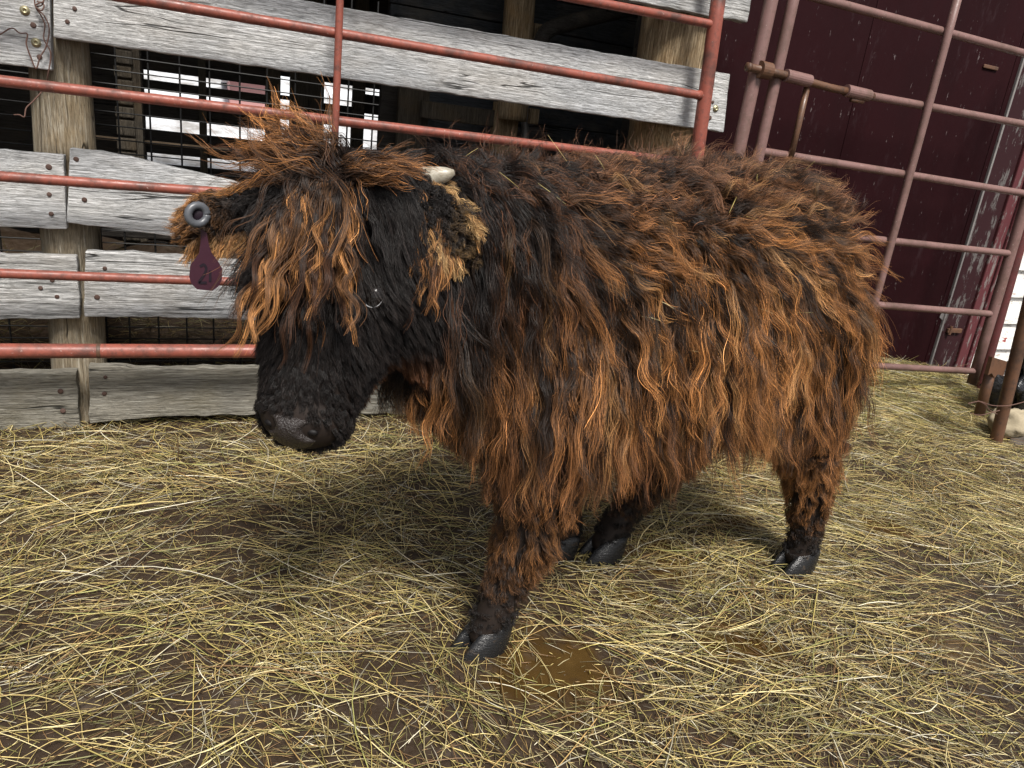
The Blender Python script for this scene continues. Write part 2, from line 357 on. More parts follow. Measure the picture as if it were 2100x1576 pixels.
# ------------------------------------------------------------------ red pipe gate folded against the fence
GY = 2.69
g1 = empty('pipe_gate', (0.7, GY, 0), 'red painted pipe gate folded back along the board fence', 'gate', 'pipe gates')
def pipe(name, p, q, r, mat, parent, flare=(0, 0), n=16):
    p = np.asarray(p, float); q = np.asarray(q, float); L = np.linalg.norm(q-p); d = (q-p)/L
    pts = [p]; rr = [r*(1.28 if flare[0] else 1)]
    if flare[0]: pts.append(p+d*0.02); rr.append(r)
    for s in np.linspace(0, 1, max(3, int(L/.25)))[1:-1]:
        c = p+d*L*s; pts.append(c+0.0012*np.array([noise.noise((c[0]*2, r*99, 1)), 0, noise.noise((c[0]*2, r*99, 4))])); rr.append(r)
    if flare[1]: pts.append(q-d*0.02); rr.append(r)
    pts.append(q); rr.append(r*(1.28 if flare[1] else 1))
    v, f = tube(pts, np.array(rr), n); return mesh(name, v, f, mat, parent, smooth=True)
XE = (onY(1473, 0, GY)[0]+onY(1429, 320, GY)[0])/2
for (a, b, r) in (((1195, 0), (1456, 50), .0165), ((290, 0), (1435, 196), .0165), ((0, 166), (1119, 299), .0165), ((0, 362), (388, 390), .016), ((0, 561), (390, 575), .0155)):
    P, Q = onY(*a, GY), onY(*b, GY); z = lambda X: P[2]+(Q[2]-P[2])*(X-P[0])/(Q[0]-P[0])
    pipe('rail', (-2.4, GY, z(-2.4)), (XE-.02, GY, z(XE)), r, M['red_pipe'], g1, (0, 1))
zb = onY(0, 720, GY)[2]; zt = 2.0
pipe('rail', (-2.4, GY, zb), (XE-.03, GY, zb), .0245, M['red_pipe'], g1, (0, 1), 20)
pipe('rail', (-2.4, GY, zt), (XE-.03, GY, zt), .0245, M['red_pipe'], g1, (0, 1), 20)
a, b = onY(1473, 0, GY), onY(1429, 320, GY); d = (b-a)/(b[2]-a[2])
pipe('upright', a+d*(zb-.05-a[2]), a+d*(zt+.03-a[2]), .029, M['red_pipe'], g1, n=20)
a, b = onY(697, 0, GY-.022), onY(685, 324, GY-.022); d = (b-a)/(b[2]-a[2])
pipe('upright', a+d*(zb-a[2]), a+d*(zt-a[2]), .0125, M['red_pipe'], g1)
pipe('upright', (-2.4, GY, zb-.05), (-2.4, GY, zt+.03), .029, M['red_pipe'], g1)
# weld collar on the bottom rail
c = onY(203, 720, GY); v, f = tube([(c[0]-.006, GY, zb), (c[0], GY, zb), (c[0]+.006, GY, zb)], [.0246, .0262, .0246], 20, False); mesh('weld', v, f, M['rust'], g1, smooth=True)

# ------------------------------------------------------------------ second pipe gate before the maroon barn door
HY = 2.75
g2 = empty('pipe_gate', (3.2, HY, 0), 'faded mauve pipe gate with slide latch before the maroon barn door', 'gate', 'pipe gates')
XL = (onY(1627, 0, HY)[0]+onY(1553, 333, HY)[0])/2
a, b = onY(2093, 450, HY), onY(1973, 853, HY); dE = (b-a)/(b[2]-a[2]); eE = a
XR = lambda z: (eE+dE*(z-eE[2]))[0]
for (a, b) in (((1690, 0), (2100, 110)), ((1783, 197), (2098, 255)), ((1567, 312), (2098, 397)), ((1779, 490), (2065, 520)), ((1760, 623), (2022, 644)), ((1770, 750), (1990, 762.5))):
    P, Q = onY(*a, HY), onY(*b, HY); z = lambda X: P[2]+(Q[2]-P[2])*(X-P[0])/(Q[0]-P[0])
    x0 = onY(1783, 197, HY)[0]-.05 if a == (1783, 197) else XL
    pipe('rail', (x0, HY, z(x0)), (XR(z(4.1)), HY, z(4.1)), .0185, M['mauve_pipe'], g2, (1, 1))
a, b = onY(1627, 0, HY), onY(1553, 333, HY); d = (b-a)/(b[2]-a[2])
pipe('upright', a+d*(.16-a[2]), a+d*(2.15-a[2]), .025, M['mauve_pipe'], g2, n=18)
a, b = onY(1963, 0, HY-.03), onY(1768, 717, HY-.03); d = (b-a)/(b[2]-a[2])
pipe('upright', a+d*(.16-a[2]), a+d*(2.15-a[2]), .019, M['mauve_pipe'], g2)
pipe('upright', eE+dE*(.12-eE[2]), eE+dE*(2.15-eE[2]), .028, M['mauve_pipe'], g2, n=18)
a, b = onY(1655, 180, HY-.02), onY(1620, 330, HY-.02); pipe('strut', a, b, .014, M['rust'], g2)
# slide latch
lp = lambda x, y: onY(x, y, HY-.035)
lt = mesh('latch_bar', *tube([lp(1534, 138), lp(1600, 152), lp(1700, 180), lp(1790, 199)], .0165, 16), M['rust'], g2, smooth=True)
mesh('bar_end', *tube([lp(1532, 137.5), lp(1538, 139)], [.0185, .0185], 16), M['rust'], lt, smooth=True)
for a, b, r in (((1611, 155), (1660, 167), .026), ((1735, 186), (1782, 197), .026)):
    mesh('sleeve', *tube([lp(*a), lp(*b)], r, 18), M['mauve_pipe'], lt, smooth=False)
mesh('latch_ring', *tube([lp(1557, 142), lp(1578, 147)], .034, 20), M['rust'], lt, smooth=False)
mesh('handle', *tube([lp(1745, 205), lp(1770, 209)], .010, 10), M['rust'], lt, smooth=True)

# upright latch pipe between the gates
a, b = onY(1582, 0, HY), onY(1512, 323, HY); d = (b-a)/(b[2]-a[2])
o = pipe('latch_post', a+d*(-.3-a[2]), a+d*(2.3-a[2]), .029, M['mauve_pipe'], None, n=18)
tag(o, 'bare upright steel pipe post beside the slide latch of the gate', 'post')

# ------------------------------------------------------------------ barn with maroon door and white siding
DY = 3.16
barn = empty('barn', (4.2, DY+.1, 0), 'old barn wall with maroon door and flaking white siding', 'barn')
def lineX(p, q, Y):
    a, b = onY(*p, Y), onY(*q, Y); return lambda z: a[0]+(b[0]-a[0])*(z-a[2])/(b[2]-a[2])
s1 = lineX((2073, 150), (1900, 815), DY); s2 = lineX((2098, 230), (1954, 860), DY)
xs1, xs2 = s1(1.0), s2(1.0)
door = mesh('door', *box((1.95, DY+.012, -.05), (xs1-.004, DY+.05, 2.9)), M['door'], barn)
# wide planks of the door, butted with fine joints
x = 2.0; 
while x < xs1-.03:
    x1 = min(x+random.uniform(.42, .62), xs1)
    o = mesh('plank', *box((x+.0015, DY+random.uniform(0, .003), -.04), (x1-.0015, DY+.04, 2.88)), M['door'], door); bevel(o, .003); x = x1
o = mesh('stile', *box((xs1+.012, DY-.004, -.05), (xs2-.006, DY+.05, 2.9)), M['stile'], barn); bevel(o, .004)
o = mesh('batten', *box((xs1-.002, DY-.012, -.05), (xs1+.013, DY+.03, 2.9)), peel_mat('bare_batten', (0.07, 0.02, 0.022), (0.30, 0.28, 0.27), 0.6, (2, 1, .3)), barn); bevel(o, .003)
o = mesh('door_frame', *box((xs2, DY-.02, -.1), (xs2+.085, DY+.08, 3.0)), M['trim'], barn); bevel(o, .006)
o = mesh('door_frame', *box((xs2+.087, DY-.035, -.1), (xs2+.125, DY+.08, 3.0)), M['trim'], barn); bevel(o, .006)
z = 0.02; me0 = None; k = 0
while z < 3.0:                                                     # clapboards, each its own piece
    hgt = 0.178; x0 = xs2+.127
    V = [(x0, DY+.025, z), (9.0, DY+.025, z), (9.0, DY+.05, z+hgt), (x0, DY+.05, z+hgt), (x0, DY+.06, z), (9.0, DY+.06, z), (9.0, DY+.075, z+hgt), (x0, DY+.075, z+hgt)]
    o = mesh('clapboard', V, [[0, 1, 2, 3], [5, 4, 7, 6], [0, 4, 5, 1], [3, 2, 6, 7], [0, 3, 7, 4], [1, 5, 6, 2]], M['siding'], barn); bevel(o, .003); z += hgt+.004
mesh('wall', *box((1.9, DY+.08, -.2), (9.0, DY+.2, 3.2)), M['dark_wood'], barn)
o = mesh('roof', *box((1.75, 2.95, 3.2), (9.3, 8.0, 3.3)), M['dark_wood'], barn)
# hinge scraps
hp = onY(2035, 140, DY-.006); o = mesh('hinge', *box((hp[0]-.07, DY-.008, hp[2]-.008), (hp[0]+.05, DY, hp[2]+.012)), M['rust'], barn); bevel(o, .004)
hp = onY(1950, 672, DY-.01); o = mesh('hinge', *box((hp[0]-.03, DY-.022, hp[2]-.035), (hp[0]+.10, DY-.006, hp[2]-.005)), M['rust'], barn); bevel(o, .004)
mesh('hinge_pin', *tube([(hp[0]-.01, DY-.02, hp[2]-.045), (hp[0]-.01, DY-.02, hp[2]+.01)], .010, 10), M['rust'], barn)
m = Mat('bare_primer', .7, .3); M['primer'] = m.base(m.mix(m.noise(40), (.30, .29, .28), (.14, .12, .12))).m
hp = onY(1940, 655, DY-.006)
pts = [(-.05, .05), (-.01, .06), (.02, .05), (.035, .09), (.05, .04), (.045, -.03), (.03, -.09), (.015, -.13), (0, -.08), (-.03, -.05), (-.02, -.01), (-.06, .01)]
mesh('paint_scar', [(hp[0]+a, DY-.003, hp[2]+b) for a, b in pts], [list(range(len(pts)))[::-1]], M['primer'], barn)

# red upright pipe at the hinge end of the far gate
a, b = onY(2106, 450, HY+.06), onY(2008, 800, HY+.06); d = (b-a)/(b[2]-a[2])
o = pipe('hinge_post', a+d*(-.2-a[2]), a+d*(2.2-a[2]), .030, M['maroon_pipe'], None, n=18); tag(o, 'dark red pipe post carrying the hinges of the mauve gate', 'post')

# leaning pole with a rusty bracket
pg = onZ(2042, 905, 0.03); pt = pg+(onY(2100, 668, pg[1])-pg)*1.0
d = (pt-pg)/(pt[2]-pg[2])
pole = empty('pipe_pole', tuple(pg), 'rusty pipe pole with torn bracket standing before the white siding', 'pole')
pipe('shaft', pg+d*(-.25), pg+d*1.6, .029, M['rust'], pole, n=18)
bq = [onY(x, y, pg[1]+.01) for x, y in ((2036, 733), (2066, 742), (2058, 772), (2046, 768), (2040, 776), (2034, 766), (2026, 770))]
V = [tuple(p) for p in bq]+[tuple(p+np.array([0, .02, 0])) for p in bq]; n = len(bq)
mesh('bracket', V, [list(range(n))[::-1], list(range(n, 2*n))]+[[i, (i+1) % n, n+(i+1) % n, n+i] for i in range(n)], M['rust'], pole)
mesh('pipe_stub', *tube([onY(2036, 745, pg[1]+.05), onY(2008, 850, pg[1]+.05)], .024, 12), M['rust'], pole, smooth=True)
tw = empty('tie_wire', tuple(onY(2010, 830, pg[1]-.05)), 'thin slack wire strung between the pole and the gate foot', 'wire')
for pts in ([(1985, 828), (2010, 824), (2035, 832), (2070, 832), (2110, 822)], [(1990, 848), (2010, 852), (2035, 846), (2050, 842)], [(2005, 822), (2020, 830), (2030, 842), (2045, 850)]):
    P = smooth_path([onY(x, y, pg[1]-.042) for x, y in pts], 5); mesh('strand', *tube(P, .0022, 6), M['rusty_wire'], tw)

# rubble at the foot of the pole
def lump(name, c, r, mat, seed, label, cat, rough=.35, flat=1.0):
    v, f = ellipsoid((0, 0, 0), (1, 1, 1), None, 36, 22); V = []
    for p in v:
        p = np.asarray(p); k = 1+rough*noise.fractal((p[0]*1.5+seed, p[1]*1.5, p[2]*1.5), 1, 2, 4)
        V.append(np.asarray(c)+p*k*np.asarray(r))
    o = mesh(name, V, f, mat, None, smooth=True); return tag(o, label, cat)
m = Mat('stone_tan', .8, .3); M['stone'] = m.base(m.mix(m.noise(30), (.42, .36, .25), (.22, .18, .12))).bump(m.noise(60), .5, .004).m
m = Mat('stone_dark', .8, .3); M['stone2'] = m.base(m.mix(m.noise(30), (.05, .04, .035), (.12, .10, .08))).bump(m.noise(60), .5, .004).m
m = Mat('black_plastic', .25, .5); M['plastic'] = m.base((.012, .012, .014)).bump(m.noise(25, detail=3), .8, .02).m
m = Mat('pale_plastic', .4, .4); M['pale'] = m.base((.6, .65, .7)).m
q = onZ(2085, 892, .06); lump('rock', (q[0]+.06, q[1]+.06, .09), (.13, .11, .085), M['stone'], 2, 'pale tan rock by the foot of the rusty pole', 'rock', .25)
q = onZ(2085, 920, .0); lump('rock', (q[0]+.08, q[1]+.03, .02), (.11, .08, .06), M['stone2'], 5, 'dark muddy rock in front of the pale tan rock', 'rock', .3)
lump('plastic_bag', (4.13, 2.42, .28), (.20, .10, .16), M['plastic'], 8, 'crumpled black plastic bag behind the tan rock', 'bag', .7)
lump('plastic_bag', (4.16, 2.36, .40), (.09, .06, .07), M['pale'], 11, 'pale blue crumpled plastic bag on the black bag', 'bag', .6)

# ------------------------------------------------------------------ shed behind the fence: roof, posts, planks
shed = empty('shed', (0.5, 5.0, 0), 'dark open timber shed behind the board fence', 'shed')
mesh('roof', [(-6, 2.95, 2.75), (2.0, 2.95, 2.75), (2.0, 9, 3.15), (-6, 9, 3.15), (-6, 2.95, 2.81), (2.0, 2.95, 2.81), (2.0, 9, 3.21), (-6, 9, 3.21)], box((0,0,0),(1,1,1))[1], M['dark_wood'], shed)
mesh('side_wall', *box((-6.1, 2.9, -.1), (-6.0, 9, 3.1)), M['dark_wood'], shed)
def ibox(name, p, q, Y, th, mat, parent=shed):
    a, b = onY(*p, Y), onY(*q, Y)
    o = mesh(name, *box((min(a[0], b[0]), Y, min(a[2], b[2])), (max(a[0], b[0]), Y+th, max(a[2], b[2]))), mat, parent); bevel(o, .006); return o
# inner plank wall to the right
WY = 4.9; xa = onY(790, 230, WY)[0]; z = -.05
while z < 2.75:
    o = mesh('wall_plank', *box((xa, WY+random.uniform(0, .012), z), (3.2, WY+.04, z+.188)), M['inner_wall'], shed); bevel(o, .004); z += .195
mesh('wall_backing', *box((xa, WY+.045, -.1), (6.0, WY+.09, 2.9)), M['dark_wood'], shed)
# far side: boards and posts with daylight between them
BY = 7.0
bl = lambda x, y: onY(x, y, BY)
zs = lambda x, y: bl(x, y)[2]
xr_, xl_ = bl(540, 200)[0], bl(300, 160)[0]
gaps = [(zs(420, 178), zs(420, 160)), (zs(420, 221), zs(420, 196)), (zs(370, 272), zs(370, 248)), (zs(350, 338), zs(350, 318))]
gaps.sort(); prev = -.1
for g0, g1 in gaps+[(3.1, 3.1)]:
    n_ = max(1, int((g0-prev)/.22)); h_ = (g0-prev)/n_
    for k in range(n_):
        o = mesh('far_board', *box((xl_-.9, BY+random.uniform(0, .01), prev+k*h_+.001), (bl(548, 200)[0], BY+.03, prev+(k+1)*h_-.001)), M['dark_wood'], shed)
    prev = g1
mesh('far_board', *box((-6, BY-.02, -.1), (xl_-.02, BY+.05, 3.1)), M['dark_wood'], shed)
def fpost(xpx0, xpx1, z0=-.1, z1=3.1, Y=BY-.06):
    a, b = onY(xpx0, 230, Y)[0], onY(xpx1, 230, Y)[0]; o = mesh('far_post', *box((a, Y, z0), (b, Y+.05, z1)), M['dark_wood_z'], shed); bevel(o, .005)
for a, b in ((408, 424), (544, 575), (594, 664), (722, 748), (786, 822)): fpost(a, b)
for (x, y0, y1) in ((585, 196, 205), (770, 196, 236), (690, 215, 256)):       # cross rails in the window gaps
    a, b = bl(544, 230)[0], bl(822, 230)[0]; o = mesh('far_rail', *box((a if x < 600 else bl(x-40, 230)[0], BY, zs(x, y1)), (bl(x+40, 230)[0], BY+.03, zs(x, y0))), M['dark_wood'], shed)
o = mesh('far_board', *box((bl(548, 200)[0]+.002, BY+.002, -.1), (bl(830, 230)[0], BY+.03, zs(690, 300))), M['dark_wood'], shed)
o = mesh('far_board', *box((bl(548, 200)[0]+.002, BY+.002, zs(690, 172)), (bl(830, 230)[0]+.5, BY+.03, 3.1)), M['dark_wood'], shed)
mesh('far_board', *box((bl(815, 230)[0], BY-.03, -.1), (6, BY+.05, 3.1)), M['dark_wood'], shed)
# stacked block pillar, and a beam coloured paler to look lit
PY = 4.0; a, b = onY(236, 200, PY), onY(274, 200, PY); z = 0.0; pil = mesh('pillar', *box((a[0]+.01, PY+.02, 0), (b[0]+.03, PY+.12, 2.7)), M['dark_wood_z'], shed)
while z < 2.6:
    h_ = random.uniform(.055, .08); o = mesh('block', *box((a[0]+random.uniform(-.004, .004), PY, z), (b[0]+random.uniform(-.004, .004), PY+.06, z+h_-.010)), M['dark_wood_z'], pil); bevel(o, .006); z += h_
ibox('beam', (150, 281), (470, 306), 4.2, .06, weathered('lit_beam_wood', 'x', dark=(.05, .035, .02), mid=(.14, .10, .065), lite=(.22, .17, .12)))
ibox('low_beam', (150, 468), (480, 500), 3.9, .06, M['dark_wood'])
# round pole, brace pipe, hanging timbers on the right
f_, t_, r0_, r1_ = px_post((1030, 95), (1089, 95), (1037, 0), (1096, 0), 4.45)
dd = (t_-f_)/(t_[2]-f_[2]); round_post('pole', f_+dd*(1.30-f_[2]), f_+dd*(2.75-f_[2]), r0_, r1_, M['post_brown'], shed, 9)
ibox('hanger', (1096, 47), (1114, 92), 4.5, .06, M['post_brown'])
ibox('timber', (1019, 208), (1046, 420), 4.5, .07, M['post_brown'])
ibox('timber', (820, 170), (866, 420), 4.6, .05, M['dark_wood_z'])
ibox('timber', (783, 160), (818, 420), 4.7, .06, M['dark_wood'])
ibox('shelf_board', (866, 206), (1019, 262), 4.52, .05, M['dark_wood_z'])
ibox('hanger', (1088, 222), (1104, 256), 4.5, .05, M['post_brown'])
M['grey_pipe'] = Mat('grey_pipe', .45, .5).base((.16, .15, .14)).m
mesh('water_pipe', *tube([onY(1077, 210, 4.55), onY(1076, 400, 4.55)], .024, 12), M['grey_pipe'], shed, smooth=True)
P = smooth_path([onY(x, y, 4.3) for x, y in ((1104, 120), (1108, 90), (1125, 62), (1165, 48), (1230, 32), (1300, 16), (1400, -8))], 6)
mesh('bent_pipe', *tube(P, .045, 16), weathered('bent_pipe', 'x', dark=(.03, .026, .022), mid=(.07, .06, .05), lite=(.10, .09, .08)), shed, smooth=True)

# welded wire panel just behind the fence
MY = 3.12
wp = empty('wire_panel', (0.3, MY, 0), 'black welded wire mesh panel hung behind the board fence', 'wire panel')
xw = [onY(x, 250, MY)[0] for x in (192, 243, 308, 371, 431, 492, 547, 604, 658, 712, 764)]
xw = [xw[0]-.16*k for k in range(6, 0, -1)]+xw
parts = [tube([(x, MY, .05), (x, MY, 1.62)], .0034, 6) for x in xw]; mesh('upright_wires', *merge(parts), M['wire'], wp)
zz = .07; parts = []
while zz < 1.6: parts.append(tube([(xw[0], MY-.005, zz), (xw[-1]+.02, MY-.005, zz)], .0026, 6)); zz += .047
mesh('cross_wires', *merge(parts), M['wire'], wp)

# far red shed seen through the gaps, its red paled to look overexposed
fs = empty('far_hut', (1.6, 13, 0), 'small red hut coloured pale as if overexposed on the added snow slope, seen through the gaps', 'hut')
c = onY(520, 200, 13.0); M['farred'] = Mat('overexposed_red', .8, .2).base((.50, .27, .26)).m
mesh('wall', *box((c[0]-.35, 13, .3), (c[0]+.28, 15, c[2]+.22)), M['farred'], fs)
V = [(c[0]-.45, 12.8, c[2]+.22), (c[0]+.38, 12.8, c[2]+.22), (c[0]+.38, 15.2, c[2]+.22), (c[0]-.45, 15.2, c[2]+.22), (c[0]-.45, 14, c[2]+.75), (c[0]+.38, 14, c[2]+.75)]
mesh('roof', V, [[0, 1, 5, 4], [2, 3, 4, 5], [0, 4, 3], [1, 2, 5], [0, 3, 2, 1]], M['snow'], fs)

# ------------------------------------------------------------------ the calf
calf = empty('highland_calf', (1.1, 1.55, 0), 'shaggy black and rust brown highland calf walking on hay with lowered head', 'calf')
norm = lambda v: np.asarray(v, float)/np.linalg.norm(v)
# head frame: a runs down the face, hL to the calf's left (picture right), hN out of the forehead
HP = np.array([0.205, 1.305, 1.045])
ha = norm((-.085, -.105, -.42)); hL = np.array([.85, -.52, .0]); hL = norm(hL-ha*(hL@ha)); hN = np.cross(ha, hL); hN = hN if hN[1] < 0 else -hN
HM = np.stack([hL, ha, hN], 1)
hd = lambda u, v, w_: HP+hL*u+ha*v+hN*w_
parts = []
def caps(pts):                       # tapered limb: (x, y, z, r)
    P = np.array([p[:3] for p in pts], float); r = np.array([p[3] for p in pts], float)
    n = 8; PP = []; RR = []
    for i in range(len(P)-1):
        for t in np.linspace(0, 1, n, endpoint=False): PP.append(P[i]*(1-t)+P[i+1]*t); RR.append(r[i]*(1-t)+r[i+1]*t)
    PP.append(P[-1]); RR.append(r[-1]); parts.append(tube(PP, np.array(RR), 18))
    for p, q in zip(P, r): parts.append(ellipsoid(p, (q, q, q), None, 16, 10))
def loft(secs, n=30):
    S = np.array(secs, float); t = np.linspace(0, len(S)-1, 40); V = []; Fc = []
    sm = np.stack([np.interp(t, np.arange(len(S)), S[:, k]) for k in range(5)], 1)
    for x, y, z, hw, hh in sm:
        for k in range(n):
            a = 2*math.pi*k/n; ca, sa = math.cos(a), math.sin(a)
            V.append((x, y+hw*math.copysign(abs(ca)**.85, ca), z+hh*math.copysign(abs(sa)**.9, sa)))
    for i in range(len(sm)-1):
        for k in range(n): Fc.append([i*n+k, i*n+(k+1) % n, (i+1)*n+(k+1) % n, (i+1)*n+k])
    Fc.append(list(range(n))[::-1]); Fc.append([(len(sm)-1)*n+k for k in range(n)]); parts.append((V, Fc))
yc = lambda x: 1.50+(x-.62)*.11
loft([(x, yc(x), z, hw, hh) for x, z, hw, hh in ((.46, .74, .07, .10), (.49, .745, .13, .18), (.555, .75, .18, .25), (.64, .79, .215, .29), (.85, .80, .24, .305), (1.1, .81, .25, .305), (1.31, .85, .24, .29), (1.42, .85, .215, .275), (1.505, .86, .18, .24), (1.55, .86, .13, .18), (1.575, .85, .08, .10))])
caps([(.66, 1.50, .90, .205), (.52, 1.46, .93, .165), (.38, 1.40, .955, .135), (.27, 1.35, .985, .12)])       # neck
caps([(.64, 1.48, .66, .17), (.50, 1.43, .75, .125), (.35, 1.37, .87, .10)])                                      # dewlap
NF = [(.70, 1.385, .72, .13), (.685, 1.365, .52, .092), (.675, 1.35, .31, .056), (.635, 1.345, .15, .042), (.612, 1.342, .085, .045), (.59, 1.34, .045, .04)]
NH = [(1.47, 1.49, .78, .15), (1.48, 1.46, .60, .115), (1.645, 1.475, .36, .060), (1.685, 1.472, .16, .043), (1.69, 1.468, .085, .046), (1.675, 1.466, .045, .04)]
FF = [(.74, 1.64, .70, .13), (.76, 1.665, .50, .09), (.86, 1.68, .30, .056), (.955, 1.69, .14, .042), (.975, 1.69, .085, .044), (.95, 1.69, .045, .04)]
FH = [(1.47, 1.72, .78, .15), (1.40, 1.735, .58, .12), (1.34, 1.70, .34, .062), (1.16, 1.665, .15, .043), (1.12, 1.658, .085, .045), (1.09, 1.652, .045, .04)]
for L_ in (NF, NH, FF, FH): caps(L_)
caps([(1.585, 1.615, 1.00, .035), (1.655, 1.63, .90, .026), (1.69, 1.64, .70, .02), (1.69, 1.64, .50, .018)])     # tail
for u, v, w_, ru, rv, rw in ((0, .02, -.06, .115, .10, .11), (0, .13, -.06, .120, .12, .105), (0, .24, -.06, .104, .13, .09), (0, .33, -.055, .086, .11, .076), (0, .395, -.05, .085, .064, .070),
                             (0, .40, -.095, .070, .05, .046), (0, .22, -.15, .075, .13, .07), (.055, .17, -.12, .07, .11, .08), (-.055, .17, -.12, .07, .11, .08), (0, .31, -.125, .070, .12, .062)):
    parts.append(ellipsoid(hd(u, v, w_), (ru, rv, rw), HM, 24, 16))
for s in (1, -1): parts.append(ellipsoid(hd(s*.098, .14, -.035), (.030, .035, .035), HM))                       # brow over the eye
EARR = [hd(.075, -.01, -.10), hd(.115, -.015, -.10), hd(.16, .0, -.10), hd(.195, .025, -.10)]
EARL = [hd(-.10, .025, -.09), hd(-.17, .045, -.065), hd(-.235, .075, -.05), hd(-.265, .10, -.045)]
def ear(E_):
    ax = norm(E_[3]-E_[0]); up = norm(np.cross(hN, ax)); fl = np.cross(ax, up); Me = np.stack([ax, up, fl], 1)
    for p, r in zip(E_, ((.04, .028, .02), (.05, .044, .016), (.05, .042, .014), (.035, .024, .012))): parts.append(ellipsoid(p, r, Me, 20, 12))
ear(EARR); ear(EARL)
V, Fc = merge(parts)
m = Mat('calf_hide', .7, .25); M['hide'] = m.base(m.mix(m.noise(60), (.010, .007, .006), (.022, .014, .010))).m
body0 = mesh('body_source', V, Fc, M['hide'], None, center=(1.1, 1.55, 0))
rm = body0.modifiers.new('r', 'REMESH'); rm.mode = 'VOXEL'; rm.voxel_size = 0.009; rm.use_smooth_shade = True
sm_ = body0.modifiers.new('s', 'SMOOTH'); sm_.factor = .5; sm_.iterations = 9
dg = bpy.context.evaluated_depsgraph_get(); dg.update()
bm_ = bpy.data.meshes.new_from_object(body0.evaluated_get(dg)); bpy.data.objects.remove(body0)
bm_.name = 'body'; bm_.materials.clear(); bm_.materials.append(M['hide']); bm_.polygons.foreach_set('use_smooth', [True]*len(bm_.polygons))
body = link(bpy.data.objects.new('body', bm_), (1.1, 1.55, 0), calf)
BV = np.empty(len(bm_.vertices)*3); bm_.vertices.foreach_get('co', BV); BV = BV.reshape(-1, 3)+np.array([1.1, 1.55, 0])
BF = [tuple(p.vertices) for p in bm_.polygons]
bvh = BVHTree.FromPolygons([tuple(p) for p in BV], BF)

# horns, eyes, nose, hooves
m = Mat('horn', .35, .5); M['horn'] = m.base(m.mix(m.ramp(m.noise(45, (.6, 1, 1), 6, .7), [(.35, 0), (.65, 1)]), (.22, .19, .14), (.55, .52, .44))).m
def horn(s):
    p0 = hd(s*.035, -.045, -.09); e = norm(hL*s*.98-ha*.16); P = [p0+e*t*.14+np.array([0, 0, 1])*(.018*t*t) for t in np.linspace(0, 1, 12)]
    r = [.025, .025, .025, .0245, .024, .0235, .0225, .021, .019, .0165, .0125, .005]
    return mesh('horn', *tube(P, np.array(r), 18), M['horn'], calf, smooth=True)
horn(1); horn(-1)
M['eye'] = Mat('eye', .12, .4).base((.008, .006, .005)).m
M['sclera'] = Mat('sclera', .4, .4).base((.27, .27, .28)).m
for s in (1, -1):
    c = hd(s*.101, .168, .000); e = mesh('eye', *ellipsoid(c, (.019, .024, .019), HM), M['eye'], calf, smooth=True)
    arc = [hd(s*(.102+.0165*math.cos(t)), .168+.0205*math.sin(t), .0125-.005*math.cos(t)) for t in np.linspace(.35, 2.3, 10)]
    mesh('lid_rim', *tube(arc, np.array([.0004]+[.0009]*8+[.0004]), 8), M['sclera'], e, smooth=True)
m = Mat('nose_leather', .24, .5); M['nose'] = m.base(m.mix(m.noise(50, detail=5), (.010, .008, .008), (.036, .028, .025))).bump(m.noise(260, detail=3), 1.0, .004).m
V, Fc = ellipsoid((0, 0, 0), (1, 1, 1), None, 64, 40); V = np.array(V); W_ = []
for p in V:
    u, v, w_ = p*np.array([.053, .031, .030])
    v = v+.012*(u/.06)**2*(-1); q = hd(u, .425+v, -.008+w_-.018*(v/.04)-.14*u*u/.06)
    for s in (1, -1):
        dd = math.hypot((u-s*.0385)/.013, (v+.006)/.0105); q = q-hN*.030*math.exp(-dd*dd*.9)+hN*.0025*math.exp(-((dd-1.6)**2)*2)
    W_.append(q)
mesh('nose', W_, Fc, M['nose'], calf, smooth=True)
M['nostril_shade'] = Mat('nostril_shade', .6, .3).base((.003, .002, .002)).m
for s in (1, -1): mesh('nostril_shade', *ellipsoid(hd(s*.0385, .418, .0005), (.0115, .0075, .0075), HM, 14, 10), M['nostril_shade'], calf, smooth=True)  # black plugs fill the dents, painting the dark of the openings
m = Mat('hoof_horn', .3, .35); mudf = m.ramp(m.noise(28, (1, 1, 1), 7, .7), [(.60, 0), (.70, 1)]); M['hoof'] = m.base(m.mix(mudf, m.mix(m.noise(60, (1, 1, 6)), (.004, .004, .004), (.018, .018, .019)), (.045, .03, .018))).rough(m.ramp(mudf, [(0, .22), (1, .8)])).bump(m.noise(80, (1, 1, 5), 5), .5, .003).m
